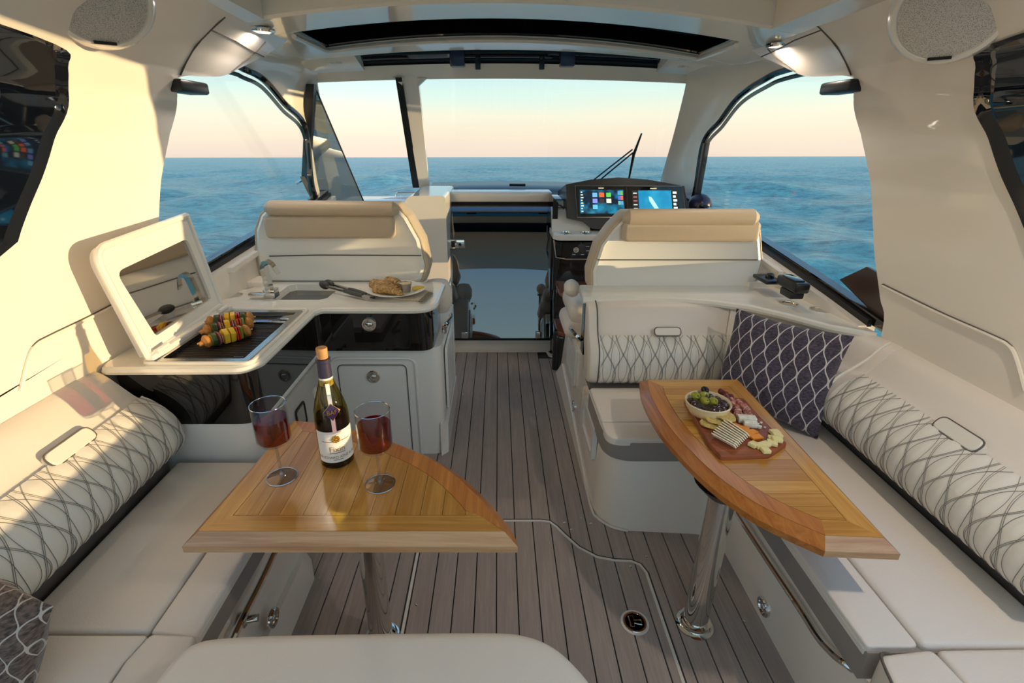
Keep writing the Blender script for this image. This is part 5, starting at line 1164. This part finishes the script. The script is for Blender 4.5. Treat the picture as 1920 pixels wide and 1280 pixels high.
# ================================================================== SKEWERS ON THE GRILL
GZ = .893
MUS = mat('grilled_mushroom', (196, 132, 62), .45, var=.3, vscale=(50, 50, 50)); ZUC = mat('zucchini_skin', (52, 72, 28), .4, var=.3, vscale=(60, 60, 60)); ZUF = mat('zucchini_flesh', (220, 200, 110), .5); ONI = mat('red_onion', (150, 60, 84), .35); ONW = mat('onion_white', (236, 200, 180), .4)
PIN = mat('pineapple', (240, 196, 50), .45, var=.12, vscale=(40, 40, 40)); PEP = mat('red_pepper', (214, 52, 40), .25, coat=.3); GRN = mat('green_pepper', (120, 150, 40), .3); YPE = mat('yellow_pepper', (238, 186, 30), .3); STK = mat('bamboo_stick', (216, 188, 130), .6)
def skewer(p0, p1, seq, lab):
    t_ = thing('vegetable_skewer', lab, 'skewer', ((p0.x+p1.x)/2, (p0.y+p1.y)/2, GZ), 'vegetable skewers')
    d = (p1-p0).normalized(); L_ = (p1-p0).length; q = Vector((1, 0, 0)).rotation_difference(d).to_matrix().to_4x4()
    ob('stick', MB().tube([p0-d*.018, p1+d*.012], .0028, 6), STK, t_)
    ws = {'m': 1.25, 'z': 1.0, 'o': .9, 'p': 1.0, 'r': .7, 'g': .55, 'y': 1.0}; tot = sum(ws[c] for c in seq); x = 0
    for c in seq:
        w_ = ws[c]/tot*L_; M = Matrix.Translation(p0+d*(x+w_/2)) @ q @ Matrix.Rotation(random.uniform(-.3, .3), 4, 'X'); x += w_
        if c == 'm':
            o_ = ob('mushroom', MB().lathe([(.001, -.014), (.016, -.012), (.026, -.002), (.026, .006), (.020, .013), (.008, .017), (.001, .018)], (0, 0, 0), ax=(1, 0, .2), n=18).xf(M), MUS, t_); ob('mushroom_stalk', MB().lathe([(.009, -.028), (.011, -.012)], (0, 0, 0), ax=(1, 0, .2), n=12).xf(M), MUS, o_)
        elif c == 'z':
            o_ = ob('zucchini_slice', MB().lathe([(.026, -w_*.42), (.0275, -w_*.3), (.0275, w_*.3), (.026, w_*.42)], (0, 0, 0), ax=(1, 0, 0), n=20).xf(M), ZUC, t_); ob('zucchini_flesh', MB().lathe([(.024, -w_*.43), (.024, w_*.43)], (0, 0, 0), ax=(1, 0, 0), n=20).xf(M), ZUF, o_)
        elif c == 'o':
            for k in range(4): ob('onion_layer', MB().lathe([(.029-.003*k, -w_*.45+k*w_*.22), (.031-.003*k, -w_*.40+k*w_*.22), (.028-.003*k, -w_*.30+k*w_*.22)], (0, 0, 0), ax=(1, 0, 0), n=16).xf(M), ONI if k % 2 == 0 else ONW, t_)
        elif c == 'p': ob('pineapple_chunk', MB().prism(rounded([(-.020, -.026), (.026, -.028), (.030, .016), (.0, .034), (-.028, .018)], .008, 3), -w_*.42, w_*.42, axis=0, bev=.004).xf(M), PIN, t_)
        elif c == 'y': ob('yellow_pepper_piece', MB().prism(rounded([(-.026, -.026), (.024, -.028), (.030, .02), (-.01, .034), (-.030, .012)], .008, 3), -w_*.42, w_*.42, axis=0, bev=.006).xf(M), YPE, t_)
        elif c == 'r':
            for k in (0, 1): ob('red_pepper_piece', MB().prism(rounded([(-.018, -.028), (.022, -.027), (.026, .024), (-.022, .030)], .008, 3), -w_*.42+k*w_*.46, -w_*.06+k*w_*.46, axis=0, bev=.002).xf(M @ Matrix.Rotation(.12*k, 4, 'Z')), PEP, t_)
        else: ob('green_pepper_piece', MB().prism(rounded([(-.016, -.026), (.018, -.026), (.024, .024), (-.018, .030)], .008, 3), -w_*.36, w_*.36, axis=0, bev=.003).xf(M), GRN, t_)
hz = GZ+.029
skewer(Pz(379, 642, hz), Pz(468, 618, hz), 'mzopprgm', 'front vegetable skewer on the grill, nearest the wine table')
skewer(Pz(381, 621, hz), Pz(474, 604, hz), 'mzoyorgm', 'middle vegetable skewer on the grill')
skewer(Pz(388, 604, hz+.006), Pz(474, 594, hz+.004), 'mzoyprzm', 'rear vegetable skewer on the grill, next to the steel tray')
tag(ob('grill_scraper', MB().box(Pz(448, 672, GZ)+Vector((-.02, -.006, 0)), Pz(448, 672, GZ)+Vector((.02, .006, .008)), .003), BLACKM), 'small black clip lying on the near edge of the grill grate', 'clip')
# ================================================================== TONGS, PLATE, LOBSTER
TG = mat('tong_silicone', (72, 68, 60), .5)
tg = thing('kitchen_tongs', 'steel tongs with dark silicone heads lying on the galley counter', 'tongs', Pz(650, 543, CZ))
a, b_ = Pz(606, 531, CZ+.03), Pz(694, 556, CZ+.02); d = (b_-a).normalized(); n_ = Vector((-d.y, d.x, 0))
for s_ in (-1, 1):
    ob('arm', MB().loft([[a+d*t+n_*(s_*(.010+.012*(1-t/.38)))+n_*e*.008+Vector((0, 0, f_*.005)) for e, f_ in ((-1, -1), (1, -1), (1, 1), (-1, 1))] for t in (.06, .16, .26, .38)]), STEEL, tg)
    ob('grip', MB().tube([a+d*t+n_*s_*(.010+.012*(1-t/.38)) for t in (.19, .24, .29, .325)], [.010, .0125, .0125, .010], 10), TG, tg)
    ob('head', MB().ball(a+d*.03+n_*s_*.016, .03, (1.35, .55, .75), Matrix.Rotation(math.atan2(d.y, d.x), 4, 'Z'), n=14), TG, tg)
ob('pull_ring', MB().tube([b_-d*.02, b_+d*.03], .006, 8), BLACKM, tg)
PC = Pz(743, 550, CZ)
nk = thing('folded_napkin', 'folded patterned linen napkin under the plate', 'napkin', (PC.x, PC.y, CZ))
q = [Pz(*s_, CZ) for s_ in ((695, 553), (745, 562), (790, 566), (810, 549), (760, 541), (720, 538))]
NAP = mat('napkin_linen', (196, 184, 160), .9, var=.12, vscale=(120, 120, 20)); NAP2 = mat('napkin_print', (120, 112, 92), .9, var=.5, vscale=(150, 150, 150))
for k in range(3): ob('napkin_fold', MB().prism([(p.x+.004*k, p.y-.003*k) for p in q], CZ+.001+k*.003, CZ+.0035+k*.003), NAP, nk)
e = [Pz(*s_, CZ+.0105) for s_ in ((783, 566), (792, 566), (812, 549), (803, 547))]; ob('napkin_border', MB().prism([(p.x, p.y) for p in e], CZ+.0096, CZ+.0116), NAP2, nk)
pz = CZ+.0105
pt = ob('dinner_plate', MB().lathe([(.06, pz), (.10, pz+.004), (.150, pz+.016), (.153, pz+.019), (.148, pz+.020), (.10, pz+.009), (.001, pz+.008)], (PC.x, PC.y, 0), n=44), WHITE); tag(pt, 'white dinner plate with lobster tails on the galley counter', 'plate')
LOB = mat('lobster_shell', (178, 138, 80), .35, var=.75, vscale=(90, 90, 90), bump=.8, bscale=(120, 120, 120))
for i, (u0, v0, u1, v1, lab) in enumerate(((706, 541, 752, 550, 'speckled lobster tail lying at the front of the plate'), (700, 532, 745, 541, 'speckled lobster tail lying across the left of the plate'), (728, 527, 756, 536, 'speckled lobster tail at the back beside the sauce cup'))):
    a, b_ = Pz(u0, v0, pz+.028), Pz(u1, v1, pz+.026); d = (b_-a).normalized(); L_ = (b_-a).length; mb = MB(); up = Vector((0, 0, 1)); sd = d.cross(up)
    t_ = thing('lobster_tail', lab, 'lobster', (*((a+b_)/2).xy, pz), 'lobster tails')
    for k in range(7):
        f_ = k/6; r = .034*(1-.45*f_) ; c = a.lerp(b_, f_*.86)+Vector((0, 0, .008*math.sin(PI*f_))); ring = MB()
        ring.loft([[c+d*o_+sd*r*rr*math.cos(2*PI*j/14)+up*r*rr*.8*math.sin(2*PI*j/14) for j in range(14)] for o_, rr in ((-.006, .86), (0, 1), (L_*.12, .98), (L_*.15, .85))]); ob('shell_segment', ring, LOB, t_)
    ob('tail_fan', MB().ball(b_, .022, (1, 1.1, .25), n=10), LOB, t_)
rm = thing('sauce_cup', 'small steel cup of butter sauce on the plate', 'cup', Pz(762, 541, pz+.01))
c = Pz(761, 546, pz+.01)
ob('cup_shell', MB().lathe([(.024, 0), (.033, .045), (.034, .046), (.031, .042), (.001, .042)], c, n=24), STEEL, rm); ob('sauce', MB().lathe([(.031, .0425), (.001, .045)], c, n=20), mat('herb_butter', (224, 206, 160), .5, var=.3, vscale=(120, 120, 120)), rm)
tag(ob('lemon_wedge', MB().prism(rounded([(-.036, -.008), (.036, -.008), (.026, .012), (0, .022), (-.026, .012)], .006, 3), 0, .014, bev=.003).xf(Matrix.Translation(Pz(784, 542, pz+.014)) @ Matrix.Rotation(.5, 4, 'Z')), mat('lemon', (226, 186, 58), .4)), 'lemon wedge on the right rim of the plate', 'lemon')
# ================================================================== PILLOWS
def pillow(name, lab, c00, c10, c11, c01, bulge, m, front):
    c00, c10, c11, c01 = [Vector(c_) for c_ in (c00, c10, c11, c01)]
    nn = (c10-c00).cross(c01-c00).normalized()
    if nn.dot(Vector(front)) < 0: nn = -nn
    cen = (c00+c10+c11+c01)/4
    def f(sg):
        def g(u, v):
            p = c00.lerp(c10, u).lerp(c01.lerp(c11, u), v)
            e = 4*u*(1-u); e2 = 4*v*(1-v); pin = .045*((1-e2**.5)*e+(1-e**.5)*e2)
            p = p+(cen-p)*pin*1.6
            h = bulge*(e*e2)**.42
            return p+nn*sg*h+nn*.010*math.sin(u*9+v*4)*math.sin(v*7+u)*(e*e2)**.5*sg
        return g
    mb = MB(); mb.grid(f(1), 26, 26, True); mb.grid(f(-1), 26, 26, True)
    t_ = ob(name, mb, m, sharp=180, flip=True); return tag(t_, lab, 'pillow', 'patterned throw pillows')
tl, tr = Py(1381, 578, 2.13), Py(1602, 630, 1.86)
brr = Vector((1.325, 1.74, .512)); bl = Vector((1.02, 2.10, .535))
pillow('throw_pillow', 'navy throw pillow with white ogee lines leaning in the dinette corner', bl, brr, tr, tl, .085, FABN, (-1, -1, .3))
pillow('throw_pillow', 'brown patterned throw pillow at the lower left corner on the port sofa', Vector((-1.36, .64, .515)), Vector((-1.03, .70, .515)), Vector((-1.00, .80, .70)), Vector((-1.34, .90, .80)), .07, FABB, (0, -1, .4))
# ================================================================== true size
for me in bpy.data.meshes: me.transform(Matrix.Scale(KS, 4))
for o in bpy.data.objects:
    if o is not camo: o.location = o.location*KS
